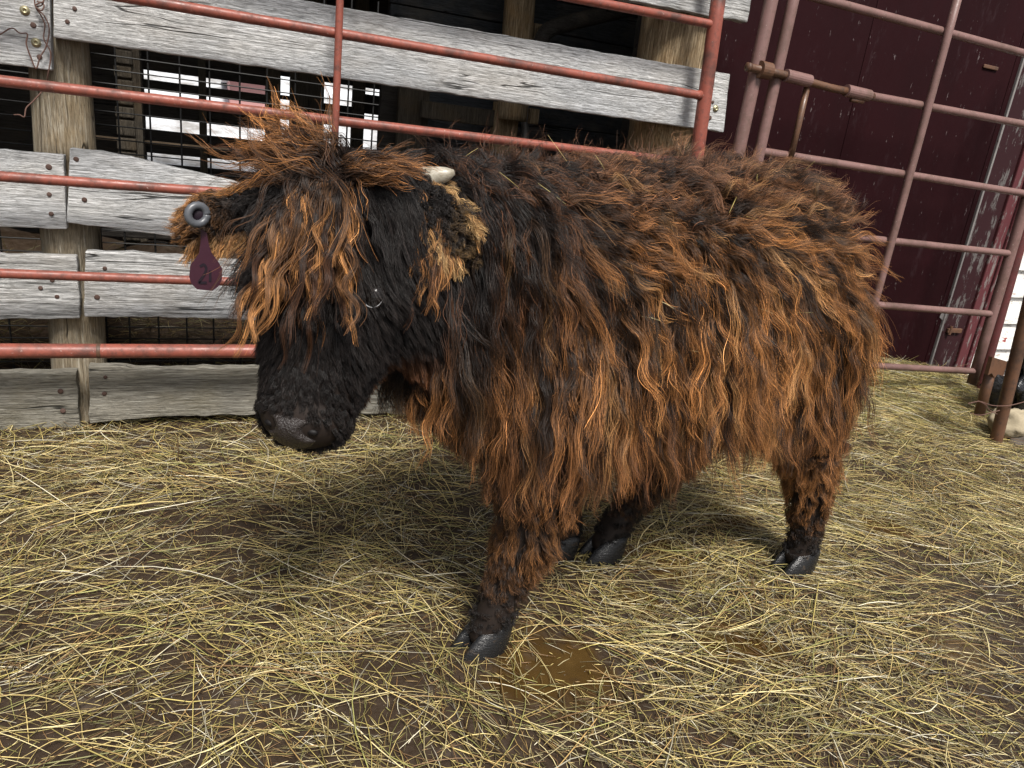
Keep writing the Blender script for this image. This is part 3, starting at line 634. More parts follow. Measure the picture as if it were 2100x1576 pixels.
def hoof(pt, toe):
    toe = norm((toe[0], toe[1], 0)); sd = np.array([-toe[1], toe[0], 0]); h = None
    for s in (1, -1):
        V = []; n = 20; secs = [(-.02, 1.18, .0), (.006, 1.18, .0), (.034, 1.02, -.014), (.062, .80, -.030), (.078, .55, -.038)]
        for z, k, back in secs:
            for j in range(n):
                a = 2*math.pi*j/n; la = .052*math.cos(a)*k; lb = .024*math.sin(a)*k
                if math.cos(a) > 0: lb *= 1-.45*math.cos(a)**2
                V.append(np.asarray(pt)*np.array([1, 1, 0])+toe*(la+.012+back)+sd*(s*.0285+lb-s*.004*math.cos(a))+np.array([0, 0, z]))
        Fc = [[i*n+j, i*n+(j+1) % n, (i+1)*n+(j+1) % n, (i+1)*n+j] for i in range(len(secs)-1) for j in range(n)]+[list(range(n))[::-1], [(len(secs)-1)*n+j for j in range(n)]]
        if h is None: h = mesh('hoof', V, Fc, M['hoof'], calf, smooth=True)
        else: mesh('claw', V, Fc, M['hoof'], h, smooth=True)
        mesh('dewclaw', *ellipsoid(np.asarray(pt)*np.array([1, 1, 0])-toe*.042+sd*s*.024+np.array([0, 0, .082]), (.013, .011, .018), None, 12, 8), M['hoof'], h, smooth=True)
for L_, t in ((NF, (-1, -.25)), (NH, (-1, -.12)), (FF, (-1, .1)), (FH, (-1, -.1))): hoof(L_[-1][:3], t)

# purple ear tag with grey button, hanging from the calf's right ear
m = Mat('tag_plastic', .45, .4); M['tag'] = m.base(m.mix(m.noise(30), (.030, .007, .015), (.05, .013, .025))).m
M['button'] = Mat('tag_button', .35, .5).base((.085, .09, .10)).m
M['ink'] = Mat('tag_ink', .6, .3).base((.012, .006, .012)).m
TY = 1.40
tp = lambda x, y, d=0.0: onY(x, y, TY-d)
out = [(412, 470), (424, 478), (428, 500), (434, 520), (446, 535), (456, 552), (455, 575), (448, 588), (436, 597), (404, 594), (392, 582), (388, 568), (390, 545), (398, 535), (408, 520), (411, 500)]
V = [tp(*p) for p in out]+[tp(*p)+np.array([0, .0035, 0]) for p in out]; n = len(out)
et = mesh('ear_tag', V, [list(range(n)), list(range(n, 2*n))[::-1]]+[[i, n+i, n+(i+1) % n, (i+1) % n] for i in range(n)], M['tag'], calf); et['label'] = 'dark purple plastic ear tag with grey ring button'
c = tp(405, 441, .012); ring = []; nn = 30
vv = c-C0; vv = norm(vv); e1 = norm(cR-vv*(cR@vv)+vv*.35); e2 = norm(cU-vv*(cU@vv)); P = [c+e1*.0158*math.cos(t)+e2*.0158*math.sin(t) for t in np.linspace(0, 2*math.pi, nn+1)]
rr = np.array([.0066+.0008*(i % 2) for i in range(nn+1)]); mesh('button', *tube(P, rr, 12), M['button'], et, smooth=True)
mesh('stud', *ellipsoid(c+vv*.006, (.013, .006, .013)), M['ink'], et, smooth=True)
for pts in ([(410, 547), (418, 543), (423, 551), (419, 563), (409, 578), (410, 580), (424, 580)], [(431, 555), (431, 578)]):
    P = smooth_path([tp(x, y, .0012) for x, y in pts], 5); V = []; Fc = []
    for i, p in enumerate(P):
        t = P[min(i+1, len(P)-1)]-P[max(i-1, 0)]; s = norm(np.cross(t, (0, 1, 0)))*.0022; V += [p-s, p+s]
    for i in range(len(P)-1): Fc.append([2*i, 2*i+1, 2*i+3, 2*i+2])
    mesh('ink_mark', V, Fc, M['ink'], et)

# ------------------------------------------------------------------ hair
tri_a = BV[[f[0] for f in BF]]; tri_b = BV[[f[1] for f in BF]]; tri_c = BV[[f[2] for f in BF]]; tri_d = BV[[f[3] if len(f) > 3 else f[2] for f in BF]]
f_n = np.cross(tri_c-tri_a, tri_d-tri_b); f_area = np.linalg.norm(f_n, axis=1)/2; f_n = f_n/np.maximum(1e-9, 2*f_area[:, None]); f_c = (tri_a+tri_b+tri_c+tri_d)/4
def headloc(P): d = P-HP; return np.stack([d@hL, d@ha, d@hN], 1)
fh = headloc(f_c)
near_ear = np.zeros(len(f_c), bool)
def segdist(P, A, B):
    t = np.clip(((P-A)@(B-A))/((B-A)@(B-A)), 0, 1); return np.linalg.norm(P-(A+t[:, None]*(B-A)), axis=1)
for E_ in (EARR, EARL):
    for i in range(3): near_ear |= segdist(f_c, E_[i], E_[i+1]) < .062
near_ear &= np.where(fh[:, 0] > 0, fh[:, 0] > .10, fh[:, 0] < -.115)
is_head = (~near_ear) & (np.abs(fh[:, 0]) < .19) & (fh[:, 1] > -.12) & (fh[:, 1] < .52) & (fh[:, 2] > -.235+np.clip(.16-fh[:, 1], 0, .12)) & (f_c[:, 0] < .42)
is_leg = (~is_head) & (~near_ear) & (f_c[:, 2] < .46+.0*f_c[:, 0]) & (((f_c[:, 2] < .42)))
is_body = ~(is_head | near_ear | is_leg)
nose_c = hd(0, .42, 0)
def sample(mask, n, wgt=None):
    p = f_area*mask
    if wgt is not None: p = p*wgt
    p = p/p.sum(); i = rng.choice(len(p), n, p=p)
    a, b = rng.random((2, n, 1)); P = tri_a[i]*(1-a)*(1-b)+tri_b[i]*a*(1-b)+tri_c[i]*a*b+tri_d[i]*(1-a)*b
    return P, f_n[i]
def unit(v): return v/np.maximum(1e-9, np.linalg.norm(v, axis=1, keepdims=True))
def grow(P, N, L, d0, d1, K, off, turn=1.0):
    """guides: start along d0, bend towards d1, stay outside the hide by off"""
    n = len(P); G = np.empty((n, K, 3)); G[:, 0] = P; p = P.copy(); st = (L/(K-1))[:, None]
    for k in range(1, K):
        s = k/(K-1); t = min(1.0, s*turn); d = unit(d0*(1-t)+d1*t); p = p+d*st
        need = off*min(1.0, k/3.0)
        for i in range(n):
            q, nn_, _, ds = bvh.find_nearest(Vector(p[i]), .12)
            if q is not None:
                sgn = (Vector(p[i])-q).dot(nn_)
                if sgn < need[i]: p[i] = np.array(q)+np.array(nn_)*need[i]
        G[:, k] = p
    return G
def vnoise(P, sc, seed): return np.array([noise.noise((p[0]*sc+seed, p[1]*sc, p[2]*sc)) for p in P])
def strands(name, G, m, r0, r1, wave, wlen, frizz, rad, croot, ctip, expo, parent, mat, lenvar=.3, fly=.08, flyamt=.02):
    """m strands round each guide; colours run from croot to ctip (one per guide)"""
    n, K, _ = G.shape; L = np.linalg.norm(np.diff(G, axis=1), axis=2).sum(1)
    T = unit((G[:, -1]-G[:, 0])); A = unit(np.cross(T, rng.normal(size=(n, 3)))); B = np.cross(T, A)
    s = np.linspace(0, 1, K)
    # lock waves
    ph = rng.random((n, 1))*6.283; wl = (wlen*(.7+.6*rng.random(n)))[:, None]; env = np.minimum(1, s*2.2)[None, :]
    am = (wave*(.4+1.0*rng.random(n)))[:, None]*env
    arg = 6.283*s[None, :]*L[:, None]/wl
    Gw = G+A[:, None, :]*(am*np.sin(arg+ph))[..., None]+B[:, None, :]*(am*.7*np.sin(arg*1.07+ph+1.4))[..., None]
    S = np.repeat(np.arange(n), m); ns = len(S)
    sc = 1-lenvar*rng.random(ns)**1.5
    idx = s[None, :]*sc[:, None]*(K-1); i0 = np.minimum(idx.astype(int), K-2); fr = (idx-i0)[..., None]
    Q = Gw[S[:, None], i0]*(1-fr)+Gw[S[:, None], i0+1]*fr
    an = rng.random(ns)*6.283; rd = np.sqrt(rng.random(ns)); ox = (rd*np.cos(an))[:, None]; oy = (rd*np.sin(an))[:, None]
    rr0 = np.broadcast_to(r0, (n,))[S][:, None]; rr1 = np.broadcast_to(r1, (n,))[S][:, None]
    spread = rr0*(1-s)**1.3+rr1*(s**.7)
    flym = np.where(rng.random(ns) < fly, flyamt, 0.0)[:, None]*s[None, :]**1.6*(.3+rng.random((ns, 1)))
    a2 = rng.random((ns, 1))*6.283
    fz = np.broadcast_to(frizz, (n,))[S][:, None]*s
    p1 = rng.random((ns, 1))*6.283; p2 = rng.random((ns, 1))*6.283; f1 = 3+4*rng.random((ns, 1)); f2 = 3+4*rng.random((ns, 1))
    cx = ox*spread+fz*np.sin(f1*s*2.2+p1)+flym*np.cos(a2); cy = oy*spread+fz*np.sin(f2*s*2.2+p2)+flym*np.sin(a2)
    Q = Q+A[S][:, None, :]*cx[..., None]+B[S][:, None, :]*cy[..., None]
    col = np.ones((ns, K, 4), np.float32); t = (s[None, :]**np.broadcast_to(expo, (n,))[S][:, None])*(.75+.5*rng.random((ns, 1))); t = np.clip(t, 0, 1)[..., None]
    col[..., :3] = croot[S][:, None]*(1-t)+ctip[S][:, None]*t*np.exp(.55*rng.normal(size=(ns, 1, 1)))
    R = (np.broadcast_to(rad, (n,))[S][:, None]*(1-.75*s**2)*(.8+.4*rng.random((ns, 1)))).astype(np.float32)
    hc = bpy.data.hair_curves.new(name); hc.add_curves([K]*ns)
    o = bpy.data.objects.new(name, hc); c0 = np.array([1.1, 1.55, 0]) if parent is not None else np.zeros(3); link(o, c0, parent)
    hc.points.foreach_set('position', (Q-c0).astype(np.float32).ravel())
    at = hc.attributes.get('radius') or hc.attributes.new('radius', 'FLOAT', 'POINT'); at.data.foreach_set('value', R.ravel())
    at = hc.attributes.new('tint', 'FLOAT_COLOR', 'POINT'); at.data.foreach_set('color', col.ravel())
    hc.materials.append(mat); return o
def hair_mat(name, rough=.38, ior=1.5):
    m_ = bpy.data.materials.new(name); m_.use_nodes = True; t = m_.node_tree; t.nodes.clear()
    h = t.nodes.new('ShaderNodeBsdfPrincipled')
    h.inputs['Roughness'].default_value = rough; h.inputs['Specular IOR Level'].default_value = ior
    a = t.nodes.new('ShaderNodeAttribute'); a.attribute_name = 'tint'; o_ = t.nodes.new('ShaderNodeOutputMaterial')
    t.links.new(a.outputs['Color'], h.inputs['Base Color']); t.links.new(h.outputs[0], o_.inputs['Surface']); return m_
M['hair'] = hair_mat('calf_hair', .45, .35); M['fur'] = hair_mat('black_fur', .42, .25)
DOWN = np.array([0, 0, -1.0]); BACK = np.array([1.0, .1, 0])
ORANGE = np.array([.52, .225, .070]); GOLD = np.array([.74, .42, .17]); BROWN = np.array([.14, .058, .025]); BLACK = np.array([.006, .0045, .004]); DUST = np.array([.20, .10, .06])

# --- body coat: a dark undercoat, then long wavy locks over it
far_w = np.where((f_n[:, 1] > .35) & (f_n[:, 2] < .6), .4, 1.0)
def coat(name, n, Lf, offs, m_, r0, r1, orange, dark, wave, expo, kk, seed):
    P, N = sample(is_body, n, far_w); x, y, z = P.T
    top = np.clip((z-.88)/.18, 0, 1)*np.clip((x-.5)/.2, 0, 1); side = 1-top; neck = np.clip((.66-x)/.2, 0, 1); rear = np.clip((x-1.40)/.15, 0, 1)
    low = np.clip((.70-z)/.18, 0, 1); L = Lf*((.145+.125*side-.185*low)*(.8+.4*rng.random(n))-.05*rear-.03*top)
    L = L*(1-.5*np.clip((.60-x)/.1, 0, 1)*np.clip((.80-z)/.1, 0, 1))
    J = rng.normal(size=(n, 3))*.16; cl = np.stack([vnoise(P, 6, seed+1), vnoise(P, 6, seed+20), vnoise(P, 6, seed+40)], 1)
    d0 = unit(N*(.55+.55*top[:, None])+DOWN*.6*side[:, None]+BACK*.55*top[:, None]+J+cl*(.35+.6*top[:, None]))
    d1 = unit(DOWN*(1.0-.5*top[:, None])+BACK*(.13+.70*top[:, None])+N*(.06+.25*top[:, None])+J*.8+cl*(.25+1.1*top[:, None]))
    G = grow(P, N, L, d0, d1, 14, offs[0]+offs[1]*rng.random(n), 1.7)
    nz = vnoise(P, 4, seed+70)*.5+.5; nf = rng.random(n)
    mid = np.exp(-((x-1.12)/.42)**2-((z-.90)/.15)**2)
    o_ = np.clip(orange+.75*mid+.7*(nz-.5)+.6*(nf-.5)-.5*neck*np.clip((z-.82)/.12, 0, 1), 0, 1)[:, None]
    tip = BROWN*(1-o_)+ORANGE*o_; tl = (top*np.clip((z-1.0)/.08, 0, 1)*.6)[:, None]; tip = tip*(1-tl)+DUST*tl
    tip = tip*(.6+.7*rng.random((n, 1))); g_ = (rng.random(n) < .12)[:, None]; tip = np.where(g_, tip*.55+GOLD*.45*np.clip(o_+.2, 0, 1), tip)
    dk = (rng.random(n) < dark+.35*neck)[:, None]; tip = np.where(dk, tip*.12, tip)
    root = np.repeat(BLACK[None], n, 0)*(.8+.8*rng.random((n, 1)))
    strands(name, G, m_, r0, r1, wave*(1+.8*top), .13, .005, .00040, root, tip, expo, body, M['hair'], .45, .2, .02)
coat('undercoat', 2300, .55, (.010, .012), 34, .022, .014, .02, .45, .006, 1.3, 10, 300)
coat('coat', 4200, 1.0, (.016, .026), 27, .014, .0078, .36, .27, .0085, 1.65, 14, 0)

# wisps standing up along the back
P, N = sample(is_body & (f_n[:, 2] > .55) & (f_c[:, 0] > .45), 170); n = len(P); J = rng.normal(size=(n, 3))*.5
G = grow(P, N, .08+.06*rng.random(n), unit(N+J*.4), unit(N*.8+BACK*.3+J), 10, np.full(n, .005), 1.0)
o_ = rng.random((n, 1)); strands('wisps', G, 6, .012, .012, .008, .10, .006, .00034, np.repeat(BLACK[None]*2, n, 0), BROWN*(1-o_)+DUST*1.3*o_, 1.0, body, M['hair'], .5, .3, .03)

# --- legs
P, N = sample(is_leg & (f_c[:, 2] > .062), 1500); n = len(P); z = P[:, 2]
lk = np.clip((z-.10)/.22, 0, 1); L = .014+.065*lk*(.7+.5*rng.random(n)); J = rng.normal(size=(n, 3))*.18
G = grow(P, N, L, unit(N*(.10+.25*lk[:, None])+DOWN*.9+J*(.3+.7*lk[:, None])), unit(DOWN+N*.10+np.array([.25, 0, 0])+J*(.2+.6*lk[:, None])), 9, np.full(n, .003)+.014*lk, 1.4)
o_ = np.clip(.35*lk+.3*(rng.random(n)-.4)+.25*(P[:, 0] > 1.4)*lk, 0, 1)[:, None]*np.clip((z-.09)/.10, 0, 1)[:, None]
tip = BLACK*2.0*(1-o_)+ORANGE*.9*o_
strands('leg_hair', G, 24, .012, .006, .005, .09, .003, .00044, np.repeat(BLACK[None], n, 0), tip, 1.2, body, M['hair'], .35, .08, .015)

# --- face: short black fur lying down the nose and round the cheeks
fd = np.linalg.norm((headloc(f_c)-np.array([0, .425, -.01]))/np.array([.070, .042, .055]), axis=1)
ed = np.minimum(np.linalg.norm(f_c-hd(.105, .168, .01), axis=1), np.linalg.norm(f_c-hd(-.105, .168, .01), axis=1))
P, N = sample(is_head & (fd > 1.0) & (ed > .019), 3600); n = len(P); h = headloc(P); u, v, w_ = h.T
L = .010+.046*np.clip((.38-v)/.2, 0, 1)+.008*rng.random(n)+.02*np.clip((-w_-.12)/.08, 0, 1)
J = rng.normal(size=(n, 3))*.18; lat = np.sign(u)[:, None]*hL*np.clip(np.abs(u)/.08, 0, 1)[:, None]
cl = np.stack([vnoise(P, 9, 3), vnoise(P, 9, 23), vnoise(P, 9, 43)], 1)*.38
d1 = unit(ha*.9+lat*.5-hN*.25*np.clip(np.abs(u)/.08, 0, 1)[:, None]+N*.05+J*.45+cl)
G = grow(P, N, L, unit(N*.15+d1*.9), d1, 7, np.full(n, .0025)+.005*rng.random(n), 2.0)
bw = np.clip((-w_-.12)/.06, 0, 1)*np.clip((v-.20)/.06, 0, 1)*np.clip((.40-v)/.06, 0, 1)
tip = BLACK*2.2*(1-bw[:, None])+BROWN*1.3*bw[:, None]; tip = tip*(.6+.8*rng.random((n, 1)))
strands('face_fur', G, 22, .0065, .004, .001, .08, .0006, .00034, np.repeat(BLACK[None]*.8, n, 0), tip, 1.0, body, M['fur'], .3, .04, .008)

# --- forelock: wavy orange tipped locks down the forehead, and a windblown crest
def poll_roots(n, u0, u1, v0, v1):
    u = rng.uniform(u0, u1, n); v = rng.uniform(v0, v1, n); P = np.empty((n, 3)); N = np.empty((n, 3))
    for i in range(n):
        q = hd(u[i], v[i], .12); c_, nn_, _, _ = bvh.find_nearest(Vector(q)); P[i] = c_; N[i] = nn_
    return P, N, u, v
P, N, u, v = poll_roots(82, -.06, .09, -.06, .06); n = len(P)
L = .10+.21*rng.random(n)**1.3-.05*np.clip((u-.03)/.05, 0, 1); J = rng.normal(size=(n, 3))*.13
d1 = unit(ha*1.0+hL*(u*2.0+.10*rng.normal(size=n))[:, None]+hN*.04+J)
G = grow(P, N, L, unit(N*.7+ha*.5+J), d1, 18, np.full(n, .016)+.022*rng.random(n), 2.6)
o_ = np.clip(-.55+1.5*rng.random(n), 0, 1)[:, None]; tip = BROWN*.45*(1-o_)+(ORANGE*.9+GOLD*.18)*o_
strands('forelock', G, 54, .009, .0031, .010, .11, .0020, .00042, np.repeat(BLACK[None]*1.3, n, 0), tip, 2.0, body, M['hair'], .45, .15, .014)
P, N, u, v = poll_roots(45, -.09, .09, -.06, .08); n = len(P)
L = .10+.17*rng.random(n)-.05*np.clip((u-.03)/.05, 0, 1); J = rng.normal(size=(n, 3))*.22
G = grow(P, N, L, unit(N*.7+ha*.5+J), unit(ha*1.0+hL*(u*2.4)[:, None]+hN*.05+J), 16, np.full(n, .012)+.03*rng.random(n), 2.2)
o_ = rng.random((n, 1))**2; strands('forelock', G, 8, .010, .006, .007, .12, .003, .00040, np.repeat(BLACK[None]*1.3, n, 0), BROWN*.5*(1-o_)+ORANGE*o_, 2.0, body, M['hair'], .45, .25, .02)
# dark under-fringe so that the forehead reads black between the locks
P, N, u, v = poll_roots(200, -.115, .115, -.08, .16); n = len(P); J = rng.normal(size=(n, 3))*.16
L = .06+.07*rng.random(n); d1 = unit(ha+hL*(u*2.5)[:, None]+J)
G = grow(P, N, L, unit(N*.5+ha*.6+J), d1, 10, np.full(n, .008)+.012*rng.random(n), 2.2)
strands('fringe', G, 36, .011, .005, .006, .08, .002, .00046, np.repeat(BLACK[None], n, 0), BLACK*(1.5+2*rng.random((n, 1))), 1.2, body, M['fur'], .3, .06, .012)
# black hair down the far cheek
P, N, u, v = poll_roots(110, -.135, -.06, .0, .22); n = len(P); J = rng.normal(size=(n, 3))*.2
G = grow(P, N, .06+.07*rng.random(n), unit(N*.6-hL*.5+J), unit(ha*.9-hL*.35+J), 10, np.full(n, .012)+.03*rng.random(n), 1.8)
strands('fringe', G, 34, .012, .006, .007, .09, .003, .00044, np.repeat(BLACK[None], n, 0), BLACK*(1.5+2*rng.random((n, 1))), 1.2, body, M['fur'], .35, .1, .015)
UP = np.array([0, 0, 1.0])
P, N, u, v = poll_roots(85, -.11, .05, -.09, .02); n = len(P); P = P-hN*.02
L = .08+.14*rng.random(n)**1.5; J = rng.normal(size=(n, 3))*.30
d1 = unit(-hL*1.0+UP*(.45*rng.random((n, 1))-.05)-hN*.12+J)
G = grow(P, N, L, unit(N*.3+UP*.40-hL*.7+J), d1, 14, np.full(n, .012)+.03*rng.random(n), 1.6)
o_ = np.clip(-.15+1.1*rng.random(n), 0, 1)[:, None]; tip = BROWN*.7*(1-o_)+ORANGE*1.05*o_
strands('crest', G, 14, .013, .004, .012, .12, .004, .00046, np.repeat(BLACK[None]*1.5, n, 0), tip, 2.2, body, M['hair'], .5, .2, .03)
P, N, u, v = poll_roots(42, -.01, .08, -.09, -.02); n = len(P)
L = .07+.10*rng.random(n); J = rng.normal(size=(n, 3))*.13
d1 = unit(hL*1.0+UP*(.06*rng.normal(size=(n, 1)))-hN*.30-ha*.05+J)
G = grow(P, N, L, unit(N*.3+UP*.45+hL*.7+J), d1, 14, np.full(n, .012)+.02*rng.random(n), 1.8)
tip = BROWN*.4+ORANGE*.8*rng.random((n, 1))
strands('crest', G, 16, .012, .004, .007, .12, .0035, .00046, np.repeat(BLACK[None]*1.5, n, 0), tip, 2.0, body, M['hair'], .4, .12, .022)

# --- ears: long golden fringe
P, N = sample(near_ear, 400); n = len(P); h = headloc(P); u = h[:, 0]; s_ = np.sign(u)[:, None]
outer = np.where(u > 0, np.clip((u-.168)/.03, 0, 1), np.clip((-u-.20)/.07, 0, 1))[:, None]
L = .014+.014*rng.random(n)+.014*outer[:, 0]*(u < 0); J = rng.normal(size=(n, 3))*.22
d1 = unit(hL*s_*(.10+.75*outer)+DOWN*(.9-.45*outer)+N*.25+J); G = grow(P, N, L, unit(N*.6+hL*s_*.6+J), d1, 9, np.full(n, .006)+.006*rng.random(n), 1.3)
og = np.clip(outer*(.35+.75*rng.random((n, 1))), 0, 1)*np.where(s_ > 0, .25, 1.0)*np.where(s_ > 0, 1.0, .8); tip = BLACK*2*(1-og)+(np.where(s_ > 0, 1.0, 0.0)*np.array([.56, .33, .12])+np.where(s_ > 0, 0.0, 1.0)*(ORANGE*.7+GOLD*.15))*og
strands('ear_hair', G, 26, .009, .005, .005, .06, .002, .00045, BLACK[None]*(1-.5*og)+tip*.10*og, tip, 1.5, body, M['hair'], .35, .08, .012)
# long locks hanging from the lower edge of the left ear
n = 44; t_ = rng.random(n); P = np.array([EARR[0]*(1-t)+EARR[3]*t+ha*.025+hN*.005 for t in t_])+rng.normal(size=(n, 3))*.008; N = np.repeat(hN[None], n, 0); J = rng.normal(size=(n, 3))*.12
G = grow(P, N, .05+.085*rng.random(n), unit(ha*.8+hL*.3+J), unit(ha-hL*.15+J), 12, np.full(n, .006), 1.5)
o_ = rng.random((n, 1)); strands('ear_hair', G, 16, .010, .005, .006, .10, .002, .00042, np.repeat(BLACK[None], n, 0), BROWN*(1-o_)+(ORANGE*.8+GOLD*.2)*o_, 1.3, body, M['hair'], .4, .1, .012)
# golden fringe round the rim of each ear
for E_, cA, cB in ((EARR, np.array([.56, .37, .17]), np.array([.36, .18, .06])), (EARL, ORANGE*.8, GOLD*.5)):
    ax = norm(E_[3]-E_[1]); upv = norm(np.cross(hN, ax)); upv = upv if upv[2] > 0 else -upv
    n = 220; t = .15+.85*rng.random(n)**.8; sg = np.where(rng.random(n) < .5, 1.0, -1.0)
    EE = np.array(E_); C_ = np.stack([np.interp(t*3, np.arange(4), EE[:, k]) for k in range(3)], 1); wd = np.interp(t*3, np.arange(4), [.026, .042, .040, .022])
    P = C_+upv*(sg*wd*.95)[:, None]+ax*(.015*t)[:, None]; J = rng.normal(size=(n, 3))*.2; N = np.repeat(hN[None], n, 0)
    d0 = unit(upv*(sg*.7)[:, None]+ax*.6+hN*.2+J); d1 = unit(upv*(np.where(sg > 0, .05, -.75))[:, None]+ax*.75+DOWN*.35+J)
    G = grow(P, N, .022+.026*rng.random(n)+.016*(sg < 0), d0, d1, 9, np.full(n, .003), 1.3)
    o_ = rng.random((n, 1)); tip = cA*(1-o_)+cB*o_
    strands('ear_fringe', G, 16, .008, .004, .003, .07, .0018, .00040, tip*.25, tip, .9, body, M['hair'], .4, .1, .010)

# ------------------------------------------------------------------ hay strewn over the yard
def hay_mesh(name, S, label, seed, K=5):
    """S: rows x, y, z, heading, length, width, lift of ends, curve, r, g, b -> one mesh of three-sided stems"""
    n = len(S); s = np.linspace(-.5, .5, K)
    x, y, z, an, L, wd, lift, cv = S[:, :8].T; c, sn = np.cos(an), np.sin(an)
    al = s[None]*L[:, None]; ac = cv[:, None]*(s[None]**2-.08)*L[:, None]
    Pc = np.stack([x[:, None]+al*c[:, None]-ac*sn[:, None], y[:, None]+al*sn[:, None]+ac*c[:, None], z[:, None]+(lift[:, None]*s[None])+.06*L[:, None]*(.25-s[None]**2)], 2)
    tap = (1-.55*np.abs(2*s)**3)[None]
    off = np.stack([-sn, c, np.zeros(n)], 1)[:, None, :]; up = np.array([0, 0, 1.0])
    V = np.empty((n, K, 3, 3))
    V[:, :, 0] = Pc+off*(wd[:, None]*tap)[..., None]; V[:, :, 1] = Pc-off*(wd[:, None]*tap)[..., None]; V[:, :, 2] = Pc+up*(wd[:, None]*tap)[..., None]*.9
    V = V.reshape(-1, 3)
    base = (np.arange(n)*K*3)[:, None, None, None]+(np.arange(K-1)*3)[None, :, None, None]
    q = np.array([[0, 3, 5, 2], [2, 5, 4, 1], [1, 4, 3, 0]])[None, None]
    Fq = (base+q).reshape(-1, 4)
    me = bpy.data.meshes.new(name); me.vertices.add(len(V)); me.vertices.foreach_set('co', V.astype(np.float32).ravel())
    me.loops.add(len(Fq)*4); me.loops.foreach_set('vertex_index', Fq.astype(np.int32).ravel())
    me.polygons.add(len(Fq)); me.polygons.foreach_set('loop_start', np.arange(0, len(Fq)*4, 4, dtype=np.int32))
    me.update(calc_edges=True)
    ca = np.ones((n, K*3, 4), np.float32); ca[:, :, :3] = S[:, None, 8:11]; at = me.attributes.new('tint', 'FLOAT_COLOR', 'POINT'); at.data.foreach_set('color', ca.ravel())
    me.materials.append(M['hay']); o = bpy.data.objects.new(name, me); COL.objects.link(o)
    return tag(o, label, 'hay', kind='stuff')
m = Mat('hay', .38, .5); at = m.n('ShaderNodeAttribute', attribute_name='tint'); m.base(at.outputs['Color']); M['hay'] = m.m
PAL = np.array([[.54, .42, .17], [.62, .53, .28], [.44, .36, .12], [.30, .29, .10], [.38, .25, .10], [.66, .61, .46], [.19, .11, .05], [.33, .28, .16]])
def stems(n, xf, yf, zf, keep, L0, L1, w0, w1, ang, angs, liftk, pal, curve=.4):
    x = xf(n); y = yf(n); k = keep(x, y); x, y = x[k], y[k]; n = len(x)
    an = np.array([ang(a, b) for a, b in zip(x, y)])+rng.normal(size=n)*angs
    z = np.array([gh(a, b) for a, b in zip(x, y)])+zf(n)
    L = L0+(L1-L0)*rng.random(n)**1.7; wd = w0+(w1-w0)*rng.random(n)**1.5
    col = PAL[rng.choice(len(PAL), n, p=pal)]*(.25+1.25*rng.random((n, 1))**1.2)
    return np.column_stack([x, y, z, an, L, wd, rng.normal(size=n)*liftk*L, rng.normal(size=n)*curve, col])
def projx(x, y):
    v = np.array([x, y, 0])-C0; k = FPX/(v@cF); return 1050+k*(v@cR), 788-k*(v@cU)
def dens(x, y):
    out = np.empty(len(x), bool)
    for i in range(len(x)):
        d = .82+.70*noise.noise((x[i]*1.7, y[i]*1.7, 5.5))+.5*noise.noise((x[i]*5.5, y[i]*5.5, 1.5))
        for q, r in PUDDLE:
            e = ((x[i]-q[0])**2+(y[i]-q[1])**2)/(r*r)
            if e < 4: d -= .55*math.exp(-e)
        px = projx(x[i], y[i]); d *= 1-.45*math.exp(-((px[0]-250)/420)**2-((px[1]-1020)/130)**2)-.55*math.exp(-((px[0]-2050)/330)**2-((px[1]-1480)/200)**2)-.25*math.exp(-((px[0]-1400)/420)**2-((px[1]-1250)/170)**2)
        out[i] = rng.random() < d
    return out
flow = lambda x, y: 2.6*noise.noise((x*.9, y*.9, 8.0))+1.2*noise.noise((x*3.1, y*3.1, 2.0))-.25
pal = np.array([.24, .16, .17, .09, .09, .09, .08, .08])
U = lambda a, b: (lambda n: rng.uniform(a, b, n))
S = [stems(58000, U(-2.0, 4.6), U(.5, 2.95), lambda n: .001+.012*rng.random(n)**2, dens, .04, .19, .0007, .0015, flow, .9, .04, pal),
     stems(8500, U(-2.0, 4.6), U(.5, 2.95), lambda n: .004+.02*rng.random(n)**2, dens, .14, .36, .0010, .0021, flow, .8, .05, pal)]
S = [np.column_stack([q[:, :5], q[:, 5]*.84, q[:, 6:]]) for q in S]
hay_mesh('hay', np.vstack(S), 'loose yellow hay stems strewn over the wet muddy yard', 1)
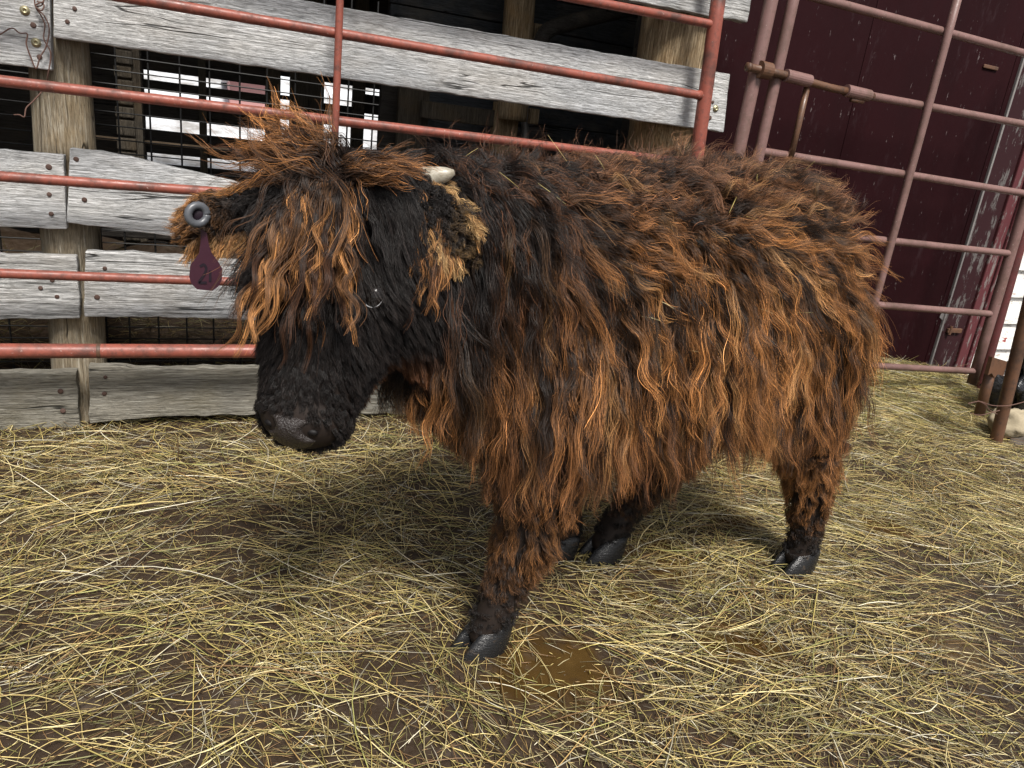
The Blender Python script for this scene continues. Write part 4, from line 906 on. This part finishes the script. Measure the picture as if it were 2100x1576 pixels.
Sc = stems(40000, U(-1.5, 3.8), U(.5, 2.85), lambda n: .001+.008*rng.random(n), lambda x, y: dens(x, y) | (rng.random(len(x)) < .25), .010, .05, .0006, .0014, flow, 1.6, .1, np.array([.2, .12, .1, .05, .18, .02, .25, .08]), .1)
cP, cN = sample(is_body & (f_n[:, 1] < .2), 40); k_ = len(cP)      # bits of straw caught in the coat
Sx = np.column_stack([cP+cN*.055, rng.uniform(-1, 1, k_), .02+.05*rng.random(k_), np.full(k_, .0009), .02*rng.normal(size=k_), .3*rng.normal(size=k_), PAL[rng.choice(3, k_)]])
hay_mesh('chaff', np.vstack([Sc, Sx]), 'short broken hay chaff trodden into the mud', 4, 3)
# bank of hay heaped against the barn door
xf = lambda n: 3.45+.75*rng.normal(size=n); yf = lambda n: 2.86+.22*rng.normal(size=n)
ok = lambda x, y: (y < 3.12) & (x > 2.2) & (x < 4.9)
Sb = stems(7000, xf, yf, lambda n: .01+.05*rng.random(n), ok, .06, .30, .0009, .0020, flow, .9, .18, np.array([.17, .1, .2, .2, .06, .05, .08, .14]))
hay_mesh('hay_bank', Sb, 'heap of greenish hay banked against the maroon barn door', 2)
# old hay and dung behind the fence
Si = stems(7000, U(-1.6, 1.9), U(2.98, 3.9), lambda n: .03+.42*rng.random(n)**1.3*1.0, lambda x, y: x < 9, .06, .26, .0009, .002, flow, 1.2, .3, np.array([.10, .06, .12, .1, .2, .02, .30, .10]))
Si[:, 8:11] *= .45; Si[:, 2] = np.minimum(Si[:, 2], .06+.42*np.clip((Si[:, 1]-2.98)/.9, 0, 1)+.03)
hay_mesh('bedding', Si, 'old brown bedding hay piled inside behind the fence boards', 3)
V = []; xs_ = np.linspace(-4, 1.9, 90); ys_ = np.linspace(2.96, 4.6, 30)
for yy in ys_:
    for xx in xs_: V.append((xx, yy, .045+.42*min(1, (yy-2.96)/.9)*(.9+.35*noise.noise((xx*2, yy*2, 0)))))
nx = len(xs_); o = mesh('bedding_heap', V, [[j*nx+i, j*nx+i+1, (j+1)*nx+i+1, (j+1)*nx+i] for j in range(len(ys_)-1) for i in range(nx-1)], M['mud'], smooth=True)
tag(o, kind='structure')
